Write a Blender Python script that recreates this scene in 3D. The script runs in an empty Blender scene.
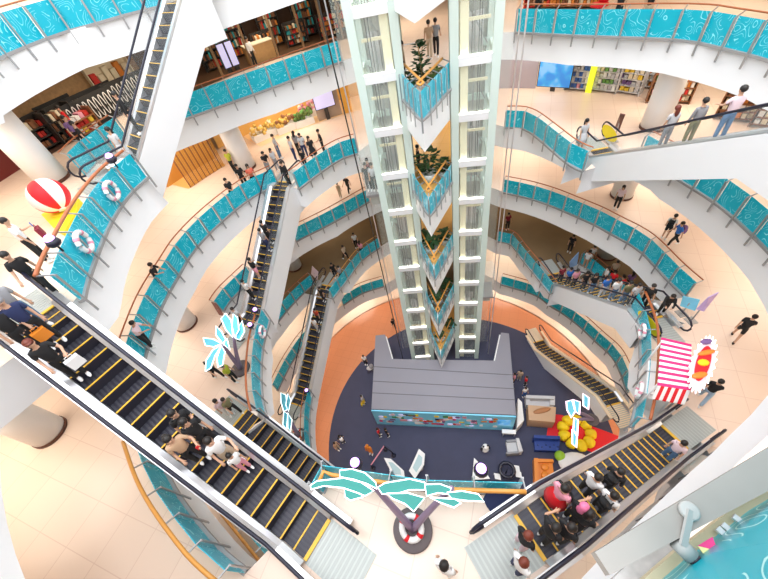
import bpy, math, random
from mathutils import Vector, Matrix
random.seed(7)
SC = bpy.context.scene
COL = SC.collection
# ---------------------------------------------------------------- camera model (survey of the place)
F = 350.0; NAD = (460.0, 600.0); CX, CY = 384.0, 289.5
dn = Vector((NAD[0]-CX, NAD[1]-CY, F)).normalized()
UP = -dn
YY = Vector((0, 0, 1)) - UP*UP.z; YY.normalize()
XX = YY.cross(UP)
if XX.x < 0: XX = -XX
H = 4.7
ZL = [-1.6, -6.11, -10.81, -15.51, -20.21, -24.91, -29.61]
A, B, C, D, E, Fl, G = range(7)
CC = Vector((2.3, 11.7))
FD = 1.3

def at(u, v, z):
    r = Vector((u-CX, v-CY, F)); w = Vector((XX.dot(r), YY.dot(r), UP.dot(r)))
    return w*(z/w.z)
def prj(p):
    c = XX*p[0]+YY*p[1]+UP*p[2]
    return (CX+F*c.x/c.z, CY+F*c.y/c.z)
def az(p): return math.degrees(math.atan2(p[0]-CC.x, p[1]-CC.y)) % 360
def pol(a, r): a = math.radians(a); return Vector((CC.x+r*math.sin(a), CC.y+r*math.cos(a)))
def pts(k, lst, dz=0): return [at(u, v, ZL[k]+dz).xy for u, v in lst]

# ---------------------------------------------------------------- materials
MATS = {}
def mat(name, col, rough=.5, metal=0., emit=None, es=1., noise=0., nscale=6., alpha=1., coat=0.):
    if name in MATS: return MATS[name]
    m = bpy.data.materials.new(name); m.use_nodes = True
    nt = m.node_tree; b = nt.nodes['Principled BSDF']
    c = tuple(col)+(1,)
    b.inputs['Base Color'].default_value = c; b.inputs['Roughness'].default_value = rough
    b.inputs['Metallic'].default_value = metal
    b.inputs['Coat Weight'].default_value = coat
    if alpha < 1: b.inputs['Alpha'].default_value = alpha
    if emit:
        b.inputs['Emission Color'].default_value = tuple(emit)+(1,); b.inputs['Emission Strength'].default_value = es
    if noise:
        tc = nt.nodes.new('ShaderNodeTexCoord'); n = nt.nodes.new('ShaderNodeTexNoise'); n.inputs['Scale'].default_value = nscale
        mx = nt.nodes.new('ShaderNodeMix'); mx.data_type = 'RGBA'
        mx.inputs[6].default_value = tuple(x*(1-noise) for x in col)+(1,); mx.inputs[7].default_value = tuple(min(1, x*(1+noise)) for x in col)+(1,)
        nt.links.new(tc.outputs['Object'], n.inputs['Vector']); nt.links.new(n.outputs['Fac'], mx.inputs[0]); nt.links.new(mx.outputs[2], b.inputs['Base Color'])
    MATS[name] = m
    return m
def tile_mat(name, c1, c2, size=1.0, rough=.25, line=.012, rot=.5):
    m = mat(name, c1, rough); nt = m.node_tree; b = nt.nodes['Principled BSDF']
    tc = nt.nodes.new('ShaderNodeTexCoord'); mp = nt.nodes.new('ShaderNodeMapping'); br = nt.nodes.new('ShaderNodeTexBrick')
    mp.inputs['Rotation'].default_value[2] = rot
    br.offset = 0.; br.inputs['Scale'].default_value = 1.; br.inputs['Brick Width'].default_value = size; br.inputs['Row Height'].default_value = size
    br.inputs['Mortar Size'].default_value = line; br.inputs['Color1'].default_value = tuple(c1)+(1,); br.inputs['Color2'].default_value = tuple(x*.97 for x in c1)+(1,); br.inputs['Mortar'].default_value = tuple(c2)+(1,)
    nt.links.new(tc.outputs['Object'], mp.inputs['Vector']); nt.links.new(mp.outputs['Vector'], br.inputs['Vector']); nt.links.new(br.outputs['Color'], b.inputs['Base Color'])
    return m
def wave_mat(name, base, line, sx=1., sz=1., n=7., w=.35, scale=1.3):
    """teal film with pale worm-like wave lines"""
    m = mat(name, base, .3); nt = m.node_tree; b = nt.nodes['Principled BSDF']; L = nt.links.new
    tc = nt.nodes.new('ShaderNodeTexCoord'); mp = nt.nodes.new('ShaderNodeMapping'); mp.inputs['Scale'].default_value = (sx, sx, sz)
    no = nt.nodes.new('ShaderNodeTexNoise'); no.inputs['Scale'].default_value = scale; no.inputs['Detail'].default_value = 0.
    sp = nt.nodes.new('ShaderNodeSeparateXYZ'); L(mp.outputs['Vector'], sp.inputs[0])
    zc_ = nt.nodes.new('ShaderNodeMath'); zc_.operation = 'MULTIPLY_ADD'; zc_.inputs[1].default_value = .16; L(sp.outputs[2], zc_.inputs[0]); L(no.outputs['Fac'], zc_.inputs[2])
    a = nt.nodes.new('ShaderNodeMath'); a.operation = 'MULTIPLY'; a.inputs[1].default_value = n*math.pi*2
    s = nt.nodes.new('ShaderNodeMath'); s.operation = 'SINE'
    ab = nt.nodes.new('ShaderNodeMath'); ab.operation = 'ABSOLUTE'
    lt = nt.nodes.new('ShaderNodeMath'); lt.operation = 'LESS_THAN'; lt.inputs[1].default_value = w
    # break the lines up
    n2 = nt.nodes.new('ShaderNodeTexNoise'); n2.inputs['Scale'].default_value = 3.1; n2.inputs['Detail'].default_value = 0.
    gt = nt.nodes.new('ShaderNodeMath'); gt.operation = 'GREATER_THAN'; gt.inputs[1].default_value = .43
    mu = nt.nodes.new('ShaderNodeMath'); mu.operation = 'MULTIPLY'
    mx = nt.nodes.new('ShaderNodeMix'); mx.data_type = 'RGBA'; mx.inputs[6].default_value = tuple(base)+(1,); mx.inputs[7].default_value = tuple(line)+(1,)
    L(tc.outputs['Object'], mp.inputs['Vector']); L(mp.outputs['Vector'], no.inputs['Vector']); L(zc_.outputs[0], a.inputs[0]); L(a.outputs[0], s.inputs[0]); L(s.outputs[0], ab.inputs[0]); L(ab.outputs[0], lt.inputs[0])
    L(mp.outputs['Vector'], n2.inputs['Vector']); L(n2.outputs['Fac'], gt.inputs[0]); L(lt.outputs[0], mu.inputs[0]); L(gt.outputs[0], mu.inputs[1]); L(mu.outputs[0], mx.inputs[0]); L(mx.outputs[2], b.inputs['Base Color'])
    return m
WHITE = mat('white_cladding', (.86, .86, .87), .4, noise=.02, nscale=.6)
CEIL = mat('white_soffit', (.85, .84, .82), .6)
PEACH = tile_mat('peach_tile', (.88, .70, .58), (.76, .57, .465), 1.2)
PEACH2 = tile_mat('cream_tile', (.90, .74, .62), (.78, .62, .51), 1.2)
GOLDF = tile_mat('amber_floor', (.90, .52, .16), (.78, .42, .12), 1.0)
BROWN = mat('brown_carpet', (.20, .13, .065), .7, noise=.25, nscale=.5)
TERRA = tile_mat('terracotta_tile', (.72, .30, .15), (.62, .25, .13), .8, .2)
NAVY = mat('navy_carpet', (.055, .06, .11), .85, noise=.15, nscale=1.)
TEAL = wave_mat('teal_wave_film', (.0, .47, .62), (.30, .85, .92), 1, 1, 4.5, .22, 2.0)
TEALV = wave_mat('teal_painted_reflection_film', (.01, .45, .60), (.45, .80, .88), 3.0, .5, 3., .3, 1.2)  # pale upright streaks: reflected light painted into the film colour
STEEL = mat('brushed_steel', (.42, .42, .43), .35, .6)
LEDGE = mat('grey_ledge', (.36, .35, .35), .5, .2)
SILVER = mat('silver_cover', (.72, .72, .74), .28, .7)
SILVERD = mat('silver_cover_dull', (.42, .45, .44), .5, .2)
PLATE = mat('landing_metal', (.50, .54, .52), .5, .2)
CHROME = mat('polished_steel', (.8, .8, .84), .12, .9)
WOOD = mat('orange_wood_rail', (.44, .13, .045), .35, noise=.12, nscale=3)
WOODL = mat('amber_wood_rail', (.66, .30, .06), .35, noise=.12, nscale=3)
BLACKR = mat('black_rubber', (.012, .012, .03), .35)
STEPM = mat('dark_step_tread', (.035, .034, .05), .4, .3)
STEPG = mat('grey_step_tread', (.05, .05, .065), .5, .2)
YEL = mat('yellow_line', (.85, .50, .05), .5)
MINT = mat('mint_painted_steel', (.68, .80, .74), .4)
CREAMP = mat('cream_shaft_panel', (.95, .88, .62), .5)
GLASSC = mat('clear_glass', (.82, .9, .9), .05, 0, alpha=.08)
GLASST = mat('thin_glass', (.85, .95, .9), .05, alpha=.1)
GLASSG = mat('greenish_glass', (.72, .85, .80), .08, 0, alpha=.24)
GREYP = mat('grey_shaft_back', (.50, .50, .46), .5, noise=.3, nscale=1.5)
DARK = mat('dark_metal', (.06, .055, .05), .4, .5)
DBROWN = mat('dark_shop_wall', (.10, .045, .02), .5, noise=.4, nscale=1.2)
WOODT = mat('tan_wood', (.52, .30, .12), .5, noise=.15)
WARM = mat('warm_cream_wall', (.88, .72, .52), .6)
WARMG = mat('golden_wall', (.80, .48, .14), .5, noise=.15, nscale=1.)
REDW = mat('dark_red_wall', (.13, .012, .01), .5)
BLUEW = mat('event_blue_board', (.22, .68, .95), .5)
ROOFG = mat('event_roof_grey', (.27, .265, .31), .75, noise=.05, nscale=.5)
NEON = mat('neon_white', (1, 1, 1), .5, emit=(.85, .97, 1), es=1.7)
NEONP = mat('neon_pink', (1, .7, .8), .5, emit=(1, .75, .88), es=1.6)
LAMPW = mat('lamp_white', (1, 1, 1), .5, emit=(1, .95, .82), es=4.)
PURP = mat('lamp_purple', (.6, .3, 1), .5, emit=(.62, .35, 1), es=3.)
SCRB = mat('screen_blue', (.05, .3, .8), .3, emit=(.1, .45, .95), es=.4)
_nt = SCRB.node_tree; _n = _nt.nodes.new('ShaderNodeTexNoise'); _n.inputs['Scale'].default_value = 1.1; _r = _nt.nodes.new('ShaderNodeValToRGB'); _tc = _nt.nodes.new('ShaderNodeTexCoord')
_r.color_ramp.elements[0].position = .42; _r.color_ramp.elements[0].color = (.01, .12, .5, 1); _r.color_ramp.elements[1].position = .6; _r.color_ramp.elements[1].color = (.55, .8, .95, 1); _e = _r.color_ramp.elements.new(.5); _e.color = (.03, .45, .8, 1)
_nt.links.new(_tc.outputs['Object'], _n.inputs['Vector']); _nt.links.new(_n.outputs['Fac'], _r.inputs[0]); _nt.links.new(_r.outputs[0], _nt.nodes['Principled BSDF'].inputs['Emission Color'])
SCRL = mat('screen_lilac', (.6, .6, .9), .3, emit=(.62, .62, 1), es=.45)
PALM = mat('palm_cutout_green', (.01, .22, .19), .5)
PALMB = mat('palm_cutout_cyan', (.16, .62, .78), .5)
TRUNK = mat('palm_trunk_mauve', (.30, .22, .34), .5)
DISC = mat('display_base_taupe', (.13, .105, .11), .6)
def cm(name, c, r=.6): return mat(name, c, r)
RED = cm('bright_red', (.75, .01, .02)); YELW = cm('bright_yellow', (.93, .68, .01)); WHT = cm('plain_white', (.88, .88, .88)); ORG = cm('orange_leather', (.80, .26, .03), .4)
BLK = cm('black_cloth', (.012, .012, .014), .8); NVY = cm('navy_cloth', (.02, .03, .10), .8); BLU = cm('blue_cloth', (.03, .16, .55), .8); DEN = cm('denim', (.10, .20, .36), .8)
LDEN = cm('light_denim', (.36, .50, .66), .8); GRY = cm('grey_cloth', (.30, .30, .32), .8); LGR = cm('light_grey_cloth', (.58, .58, .60), .8); BEI = cm('beige_cloth', (.62, .48, .34), .8)
OLV = cm('olive_cloth', (.22, .20, .10), .8); YGR = cm('yellow_green_cloth', (.48, .52, .04), .8); PNK = cm('pink_cloth', (.80, .33, .42), .8); LPK = cm('pale_pink_cloth', (.85, .66, .72), .8)
TAN = cm('tan_cloth', (.58, .38, .24), .8); MAR = cm('maroon_cloth', (.25, .02, .04), .8); KHK = cm('khaki_cloth', (.42, .34, .20), .8); PUR = cm('purple_cloth', (.22, .12, .30), .8); GRN = cm('green_cloth', (.05, .30, .12), .8)
SKIN = cm('skin_light', (.62, .36, .24), .5); SKIN2 = cm('skin_tan', (.42, .22, .13), .5)
HBK = cm('hair_black', (.012, .009, .008), .5); HBR = cm('hair_brown', (.16, .03, .015), .5); HPK = cm('hair_pink', (.75, .18, .35), .5)
LEAF = mat('leaf_green', (.02, .07, .02), .5, noise=.4, nscale=4); LEAF2 = mat('leaf_olive', (.10, .16, .03), .5, noise=.3, nscale=4)
POTW = cm('white_pot', (.85, .85, .84), .4); MAG = cm('magenta_stripe', (.70, .02, .18))

# ---------------------------------------------------------------- mesh helper
class MB:
    def __init__(s): s.v = []; s.f = []; s.m = []; s.mats = []; s.sm = []
    def mi(s, m):
        if m not in s.mats: s.mats.append(m)
        return s.mats.index(m)
    def add(s, vs, fs, m, smooth=False):
        o = len(s.v); i = s.mi(m); s.v += [tuple(x) for x in vs]
        for f in fs: s.f.append(tuple(o+a for a in f)); s.m.append(i); s.sm.append(smooth)
    def box(s, c, sz, m, rz=0., M=None):
        hx, hy, hz = sz[0]/2, sz[1]/2, sz[2]/2
        R = M or Matrix.Rotation(rz, 3, 'Z'); c = Vector(c)
        vs = [c+R @ Vector((x*hx, y*hy, z*hz)) for z in (-1, 1) for x, y in ((-1, -1), (1, -1), (1, 1), (-1, 1))]
        s.add(vs, [(3, 2, 1, 0), (4, 5, 6, 7), (0, 1, 5, 4), (1, 2, 6, 5), (2, 3, 7, 6), (3, 0, 4, 7)], m)
    def bar(s, a, b, w, h, m, side=None):
        """box from a to b; w across 'side', h across the third axis"""
        a = Vector(a); b = Vector(b); d = (b-a); L = d.length
        if L < 1e-6: return
        d /= L
        if side is None: side = d.cross(Vector((0, 0, 1)))
        side = Vector(side); side = side-d*side.dot(d)
        if side.length < 1e-5: side = Vector((1, 0, 0))-d*d.x
        side.normalize(); t = d.cross(side)
        R = Matrix((d, side, t)).transposed()
        s.box((a+b)/2, (L, w, h), m, M=R)
    def tube(s, path, r, m, n=6, closed=False, cap=True):
        path = [Vector(p) for p in path]; N = len(path); vs = []
        rr = r if isinstance(r, (list, tuple)) else [r]*N
        for i, p in enumerate(path):
            if closed: d = path[(i+1) % N]-path[i-1]
            else: d = path[min(i+1, N-1)]-path[max(i-1, 0)]
            if d.length < 1e-9: d = Vector((0, 0, 1))
            d.normalize(); a = d.cross(Vector((0, 0, 1)))
            if a.length < .05: a = d.cross(Vector((0, 1, 0)))
            a.normalize(); b = d.cross(a)
            for j in range(n):
                t = 2*math.pi*j/n; vs.append(p+(a*math.cos(t)+b*math.sin(t))*rr[i])
        fs = []
        for i in range(N if closed else N-1):
            for j in range(n):
                fs.append((i*n+j, i*n+(j+1) % n, ((i+1) % N)*n+(j+1) % n, ((i+1) % N)*n+j))
        if cap and not closed: fs += [tuple(range(n))[::-1], tuple((N-1)*n+j for j in range(n))]
        s.add(vs, fs, m, True)
    def lathe(s, c, prof, m, n=24, sx=1., sy=1., M=None):
        c = Vector(c); vs = []
        for r, z in prof:
            for j in range(n):
                t = 2*math.pi*j/n; p = Vector((r*math.cos(t)*sx, r*math.sin(t)*sy, z))
                vs.append(c+(M @ p if M else p))
        N = len(prof); fs = [(i*n+j, i*n+(j+1) % n, (i+1)*n+(j+1) % n, (i+1)*n+j) for i in range(N-1) for j in range(n)]
        fs += [tuple(range(n))[::-1], tuple((N-1)*n+j for j in range(n))]
        s.add(vs, fs, m, True)
    def ball(s, c, r, m, n=12, M=None):
        r = (r, r, r) if not isinstance(r, (tuple, list)) else r
        k = n//2; prof = [(max(1e-4, math.sin(math.pi*i/k)), -math.cos(math.pi*i/k)) for i in range(k+1)]
        c = Vector(c); vs = []
        for a, z in prof:
            for j in range(n):
                t = 2*math.pi*j/n; p = Vector((a*math.cos(t)*r[0], a*math.sin(t)*r[1], z*r[2])); vs.append(c+(M @ p if M else p))
        s.add(vs, [(i*n+j, i*n+(j+1) % n, (i+1)*n+(j+1) % n, (i+1)*n+j) for i in range(k) for j in range(n)], m, True)
    def prism(s, poly, z0, z1, m, mt=None, lean=None):
        n = len(poly); lo = lean or poly
        vs = [(p[0], p[1], z0) for p in lo]+[(p[0], p[1], z1) for p in poly]
        s.add(vs, [(i, (i+1) % n, n+(i+1) % n, n+i) for i in range(n)]+[tuple(range(n))[::-1]], m)
        s.add(vs[n:], [tuple(range(n))], mt or m)
    def plate(s, outline, nrm, th, m):
        """extruded planar outline (3-D points)"""
        n = len(outline); o = [Vector(p) for p in outline]; d = Vector(nrm).normalized()*th
        vs = o+[p+d for p in o]
        s.add(vs, [tuple(range(n))[::-1], tuple(range(n, 2*n))]+[(i, (i+1) % n, n+(i+1) % n, n+i) for i in range(n)], m)
    def mesh(s, name):
        me = bpy.data.meshes.new(name); me.from_pydata(s.v, [], s.f)
        for m in s.mats: me.materials.append(m)
        me.polygons.foreach_set('material_index', s.m); me.polygons.foreach_set('use_smooth', s.sm)
        me.update(); return me
    def obj(s, name, parent=None, label=None):
        o = bpy.data.objects.new(name, s.mesh(name)); COL.objects.link(o)
        if parent: o.parent = parent; o.matrix_parent_inverse = parent.matrix_basis.inverted()
        if label: o['label'] = label
        return o
def thing(name, label, cat, loc=(0, 0, 0), group=None, rz=0.):
    o = bpy.data.objects.new(name, None); o.empty_display_size = .2; COL.objects.link(o); o.location = loc; o.rotation_euler = (0, 0, rz)
    o['label'] = label; o['category'] = cat
    if group: o['group'] = group
    return o
def tag(o, label, cat, group=None):
    o['label'] = label; o['category'] = cat
    if group: o['group'] = group
    return o
def struct(mb, name): o = mb.obj(name); o['kind'] = 'structure'; return o

# ---------------------------------------------------------------- outlines of the openings, clockwise
def W2(*a): return [Vector(p) for p in a]
e6t = (12.5, 7.4)
LED = {  # ledge polylines (the glass stands on them), by level, clockwise
 'A_left': (A, pts(A, [(-40, 80), (0, 57), (60, 33), (105, 20.5), (130, 13), (170, 3.5)])),
 'B_in': (B, pts(B, [(85, 176), (96, 163), (108, 153), (128, 138)])),
 'B_left': (B, pts(B, [(150, 132), (192, 116), (267, 89), (304, 75), (342, 61)])),
 'B_ball': (B, pts(B, [(82, 292), (87, 277), (107, 227), (127, 196), (147, 177)])),
 'B_right': (B, pts(B, [(516, 32), (576, 35), (676, 39), (716, 46), (768, 59), (800, 72)])),
 'C_left': (C, pts(C, [(140, 372), (147, 345), (160, 308), (178, 275), (192, 252), (217, 225), (250, 198), (278, 184)])),
 'C_left2': (C, pts(C, [(298, 189), (320, 172), (342, 158), (358, 153)])),
 'C_right': (C, pts(C, [(505, 127), (528, 130), (567, 162), (584, 171)])),
 'C_right2': (C, pts(C, [(640, 155), (673, 175), (716, 202), (746, 227), (775, 256)])),
 'C_bl': (C, [CC+(p-CC)*.985 for p in pts(C, [(215, 580), (192, 560), (175, 540), (150, 505), (134, 475), (122, 440)], 1.25)]),
 'C_plat': (C, W2((2.15, 1.75), (-.1, 2.3), (-2.75, 3.25), (-3.05, 2.85))),
 'D_right': (D, pts(D, [(503, 192), (528, 197.5), (551, 205), (572, 214), (593.5, 223.5), (609, 232), (640, 250), (668, 279), (687, 297)])),
 'D_candy': (D, pts(D, [(631, 306), (640, 332), (642, 352), (641, 375), (637, 407), (632, 428)])),
 'D_low': (D, pts(D, [(712, 458), (690, 480), (655, 512), (620, 545)])),
 'D_palm': (D, pts(D, [(266, 418), (262, 404), (260, 380), (262, 348), (269, 320)])),
 'D_left0': (D, pts(D, [(222, 312), (230, 300), (253, 277)])),
 'D_left': (D, pts(D, [(296, 241), (299.5, 239), (332, 222.5), (369.5, 201)])),
 'D_bl': (D, [CC+(p-CC)*.98 for p in pts(D, [(272, 579), (264, 570), (240, 540), (217, 511), (205, 492)], 1.25)]),
 'E_left': (E, pts(E, [(268, 333), (274, 326), (289, 307.5), (303, 293), (314, 283.5)])),
 'E_mid': (E, pts(E, [(332, 299), (345, 282), (362, 260), (380, 247)])),
 'E_right': (E, pts(E, [(497, 241), (511, 244), (522, 258), (540, 280), (551, 294)])),
 'E_right2': (E, pts(E, [(580, 263), (590, 270), (606, 284), (625, 300)])),
 'F_ll': (Fl, pts(Fl, [(277, 391), (286, 372), (294, 358), (304, 343), (320, 325)])),
 'F_left': (Fl, pts(Fl, [(343, 305), (362, 293), (384, 286)])),
 'F_right': (Fl, pts(Fl, [(501, 284), (522, 290), (538, 296), (551, 306), (563, 313), (580, 326), (597, 342), (613, 357), (622, 375), (628, 393)])),
 'F_palm': (Fl, pts(Fl, [(314, 466), (309, 440), (309, 415), (312, 395)])),
}
EXTRA = {
 A: W2((5., -.5), (2., -.75), (.2, -.9), (-1, -1.1))+[pol(a, 14.2) for a in range(205, 285, 6)]+W2((-5.8, 21.1), (-4.6, 21.), (-2.6, 22.3))+[pol(a, 13.) for a in range(0, 140, 6)],
 B: [pol(a, 13.2) for a in (2, 10, 20, 30)]+W2((13.6, 7.8), (12.0, 8.0))+[pol(a, 12.6) for a in (115, 125, 135)]+W2((8.5, 2.5))+[p+(p-CC)*.011 for p in pts(B, [(768, 395), (731, 434), (690, 472), (650, 510), (598, 560), (560, 600)], -1.3)]+[pol(a, 14.4) for a in (200, 207, 215, 225, 235, 243)]+W2((-8.9, 6.9), (-10.1, 16.5)),
 C: [pol(a, 12.8) for a in (4, 12, 20, 28)]+W2((12.1, 16.2), (13.9, 16.2), (14.6, 13.4))+[pol(a, 12.7) for a in (118, 128, 138, 148, 158, 168)]+W2((2.55, -.6))+W2((-4.5, .5)),
 D: [pol(a, 12.8) for a in (4, 12, 20, 28)]+W2((13.4, 7.5), (11.6, 7.5), (9.9, 4.2), (10.3, 3.))+[pol(a, 12.3) for a in (165, 178, 192, 205)]+[pol(246, 12.7)]+W2((-9.0, 7.2), (-7.6, 14.0), (-9.0, 14.9)),
 E: [pol(a, 12.8) for a in (4, 12, 20, 28)]+W2((13.4, 15.9))+[pol(a, 12.9) for a in (90, 102, 114, 126, 138, 150, 162, 174)]+W2((2., 1.8), (-2.6, 3.1))+[pol(a, 12.8) for a in (214, 224, 234, 244, 254, 264, 274, 284)],
 Fl: [pol(a, 12.8) for a in (4, 12, 20, 28)]+[pol(a, 12.) for a in (122, 130, 142, 156, 170, 184, 200, 214)]+W2((-6.9, 4.9)),
}
VARM = {k: v for k, v in zip((B, C, D, E, Fl), [((399, 96), (423, 122), (453, 90)), ((407, 184), (430, 217), (455, 180)), ((412, 247), (434, 283), (456, 240)), ((418, 290), (437, 322), (456, 290)), ((425, 330), (439, 360), (456, 335))])}
TIP = Vector((3.08, 13.95)); VL = Vector((2.85, 17.1)); VR = Vector((4.98, 16.45))
LEV = ['top', 'second', 'third', 'fourth', 'fifth', 'sixth']
RO = 25.
FLM = {A: PEACH2, B: PEACH2, C: PEACH, D: PEACH, E: BROWN, Fl: PEACH2}
for k in range(6):
    cp = list(EXTRA[k])
    for n, (kk, pl) in LED.items():
        if kk == k: cp += pl
    P = sorted(((az(p), (p-CC).length) for p in cp))
    P2 = [P[0]]
    for a, r in P[1:]:
        if a-P2[-1][0] > .25: P2.append((a, r))
    samp = []
    for i, (a, r) in enumerate(P2):
        a2, r2 = P2[(i+1) % len(P2)]
        if a2 <= a: a2 += 360
        n = max(1, int((a2-a)/3))
        for j in range(n): t = j/n; samp.append((a+(a2-a)*t, r+(r2-r)*t))
    N = len(samp); z = ZL[k]
    inn = [pol(a, r+.02) for a, r in samp]; out = [pol(a, RO) for a, r in samp]; inl = [pol(a, r-.12) for a, r in samp]
    mb = MB(); mb.add([(p.x, p.y, z) for p in inn]+[(p.x, p.y, z) for p in out], [(i, N+i, N+(i+1) % N, (i+1) % N) for i in range(N)], FLM[k])
    struct(mb, 'floor')
    mb = MB(); mb.add([(p.x, p.y, z-FD) for p in inl]+[(p.x, p.y, z-FD) for p in out], [(i, (i+1) % N, N+(i+1) % N, N+i) for i in range(N)], CEIL)
    struct(mb, 'ceiling')
    mb = MB(); mb.add([(p.x, p.y, z-.005) for p in inn]+[(p.x, p.y, z-.5) for p in inn]+[(p.x, p.y, z-FD) for p in inl], [(i, (i+1) % N, N+(i+1) % N, N+i) for i in range(N)]+[(N+i, N+(i+1) % N, 2*N+(i+1) % N, 2*N+i) for i in range(N)], WHITE, True)
    struct(mb, 'trim_%d' % (k+1))
    # outer wall
    zt = ZL[k-1]-FD if k else z+3.2
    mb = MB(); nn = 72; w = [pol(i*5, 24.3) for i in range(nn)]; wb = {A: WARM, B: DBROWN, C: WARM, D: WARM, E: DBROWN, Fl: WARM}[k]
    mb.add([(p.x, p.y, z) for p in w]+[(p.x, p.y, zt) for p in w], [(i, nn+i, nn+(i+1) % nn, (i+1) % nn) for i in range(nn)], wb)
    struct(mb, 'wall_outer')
    # the wedge balcony between the lift towers
    poly = [TIP, VR, Vector((5.72, 18.95)), Vector((8.2, 24.2)), Vector((2.3, 24.6)), Vector((2.85, 19.6)), VL]
    mb = MB(); mb.add([(p.x, p.y, z-.004) for p in poly], [tuple(range(7))], {A: PEACH2, B: PEACH2, C: GOLDF, D: GOLDF, E: BROWN, Fl: GOLDF}[k]); struct(mb, 'floor')
    mb = MB(); lo = [(p.x, p.y, z-FD-.05) for p in poly]; hi = [(p.x, p.y, z-.006) for p in poly]
    mb.add(lo+hi, [(i, (i+1) % 7, 7+(i+1) % 7, 7+i) for i in range(7)]+[tuple(range(7))[::-1]], WHITE); struct(mb, 'trim_%d' % (k+11))
# ground
z = ZL[G]
def disc(c, r, z, m, name, n=96, r0=0):
    mb = MB()
    o = [(c[0]+r*math.sin(2*math.pi*i/n), c[1]+r*math.cos(2*math.pi*i/n), z) for i in range(n)]
    if r0:
        q = [(c[0]+r0*math.sin(2*math.pi*i/n), c[1]+r0*math.cos(2*math.pi*i/n), z) for i in range(n)]
        mb.add(q+o, [(i, n+i, n+(i+1) % n, (i+1) % n) for i in range(n)], m)
    else: mb.add(o, [tuple(range(n))[::-1]], m)
    return struct(mb, name)
disc(CC, RO, z, PEACH2, 'floor', r0=13.6)
disc(CC, 13.7, z, TERRA, 'floor')
disc((3.5, 10.), 11.2, z+.02, NAVY, 'floor')
mb = MB(); nn = 72; w = [pol(i*5, 24.3) for i in range(nn)]
mb.add([(p.x, p.y, z) for p in w]+[(p.x, p.y, z+3.4) for p in w], [(i, nn+i, nn+(i+1) % nn, (i+1) % nn) for i in range(nn)], WARM); struct(mb, 'wall_outer')

# ---------------------------------------------------------------- parapets
def smooth(pl, step=.3):
    out = []; n = len(pl)
    for i in range(n-1):
        p0, p1, p2, p3 = pl[max(0, i-1)], pl[i], pl[i+1], pl[min(n-1, i+2)]
        m = max(1, int((p2-p1).length/step))
        for j in range(m):
            t = j/m; t2 = t*t; t3 = t2*t
            out.append(.5*((2*p1)+(p2-p0)*t+(2*p0-5*p1+4*p2-p3)*t2+(3*p1-p0-3*p2+p3)*t3))
    out.append(pl[-1]); return out
def resample(pl, step):
    L = [0]
    for a, b in zip(pl, pl[1:]): L.append(L[-1]+(b-a).length)
    n = max(1, round(L[-1]/step)); res = []
    for i in range(n+1):
        s = L[-1]*i/n; j = 0
        while j < len(L)-2 and L[j+1] < s: j += 1
        d = L[j+1]-L[j]; t = (s-L[j])/d if d > 1e-9 else 0
        res.append(pl[j]+(pl[j+1]-pl[j])*t)
    return res
def normals(pl):
    out = []
    for i in range(len(pl)):
        d = pl[min(i+1, len(pl)-1)]-pl[max(i-1, 0)]; d.normalize(); out.append(Vector((-d.y, d.x)))
    return out
def parapet(k, pl, label, step=1.1, film=TEAL, wood=WOOD, sm=True, rr=.04, inset=.22, gh=1.0):
    z = ZL[k]
    t = thing('glass_parapet', label, 'parapet', (pl[0].x, pl[0].y, z))
    fine = resample(smooth(pl), .35) if sm else pl
    if not sm:
        fine = []
        for a, b in zip(pl, pl[1:]):
            n = max(1, int((b-a).length/.4)); fine += [a+(b-a)*(j/n) for j in range(n)]
        fine.append(pl[-1])
    nf = normals(fine)
    mb = MB()
    prof = [(-.11, -.07), (.07, -.07), (.07, .03), (-.11, .03)]
    vs = []
    for p, n in zip(fine, nf):
        for o, h in prof: q = p+n*o; vs.append((q.x, q.y, z+h))
    m = len(fine); mb.add(vs, [(i*4+j, i*4+(j+1) % 4, (i+1)*4+(j+1) % 4, (i+1)*4+j) for i in range(m-1) for j in range(4)]+[(3, 2, 1, 0), tuple((m-1)*4+j for j in range(4))], LEDGE)
    mb.obj('ledge', t)
    mb = MB(); mb.tube([(p.x+n.x*inset, p.y+n.y*inset, z+1.17) for p, n in zip(fine, nf)], rr, wood, 8); mb.obj('handrail', t)
    if sm: ps = resample(smooth(pl), step)
    else:
        ps = []
        for a, b in zip(pl, pl[1:]):
            n = max(1, round((b-a).length/step)); ps += [a+(b-a)*(j/n) for j in range(n)]
        ps.append(pl[-1])
    ns = normals(ps)
    for p, n in zip(ps, ns):
        mb = MB(); o = p-n*.12
        mb.bar((o.x, o.y, z-.48), (o.x, o.y, z+1.0), .035, .07, STEEL, side=(n.x, n.y, 0))
        q = p+n*inset
        mb.bar((o.x, o.y, z+1.0), (q.x, q.y, z+1.15), .03, .04, STEEL)
        mb.obj('post', t)
    for i in range(len(ps)-1):
        a, b = ps[i], ps[i+1]; d = (b-a); L = d.length; d = d/L
        a2 = a+d*.02; b2 = b-d*.02; mb = MB()
        mb.bar((a2.x, a2.y, z+.03+gh/2), (b2.x, b2.y, z+.03+gh/2), .018, gh, film, side=(d.y*-1, d.x, 0))
        mb.obj('glass_panel', t)
    return t
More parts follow.
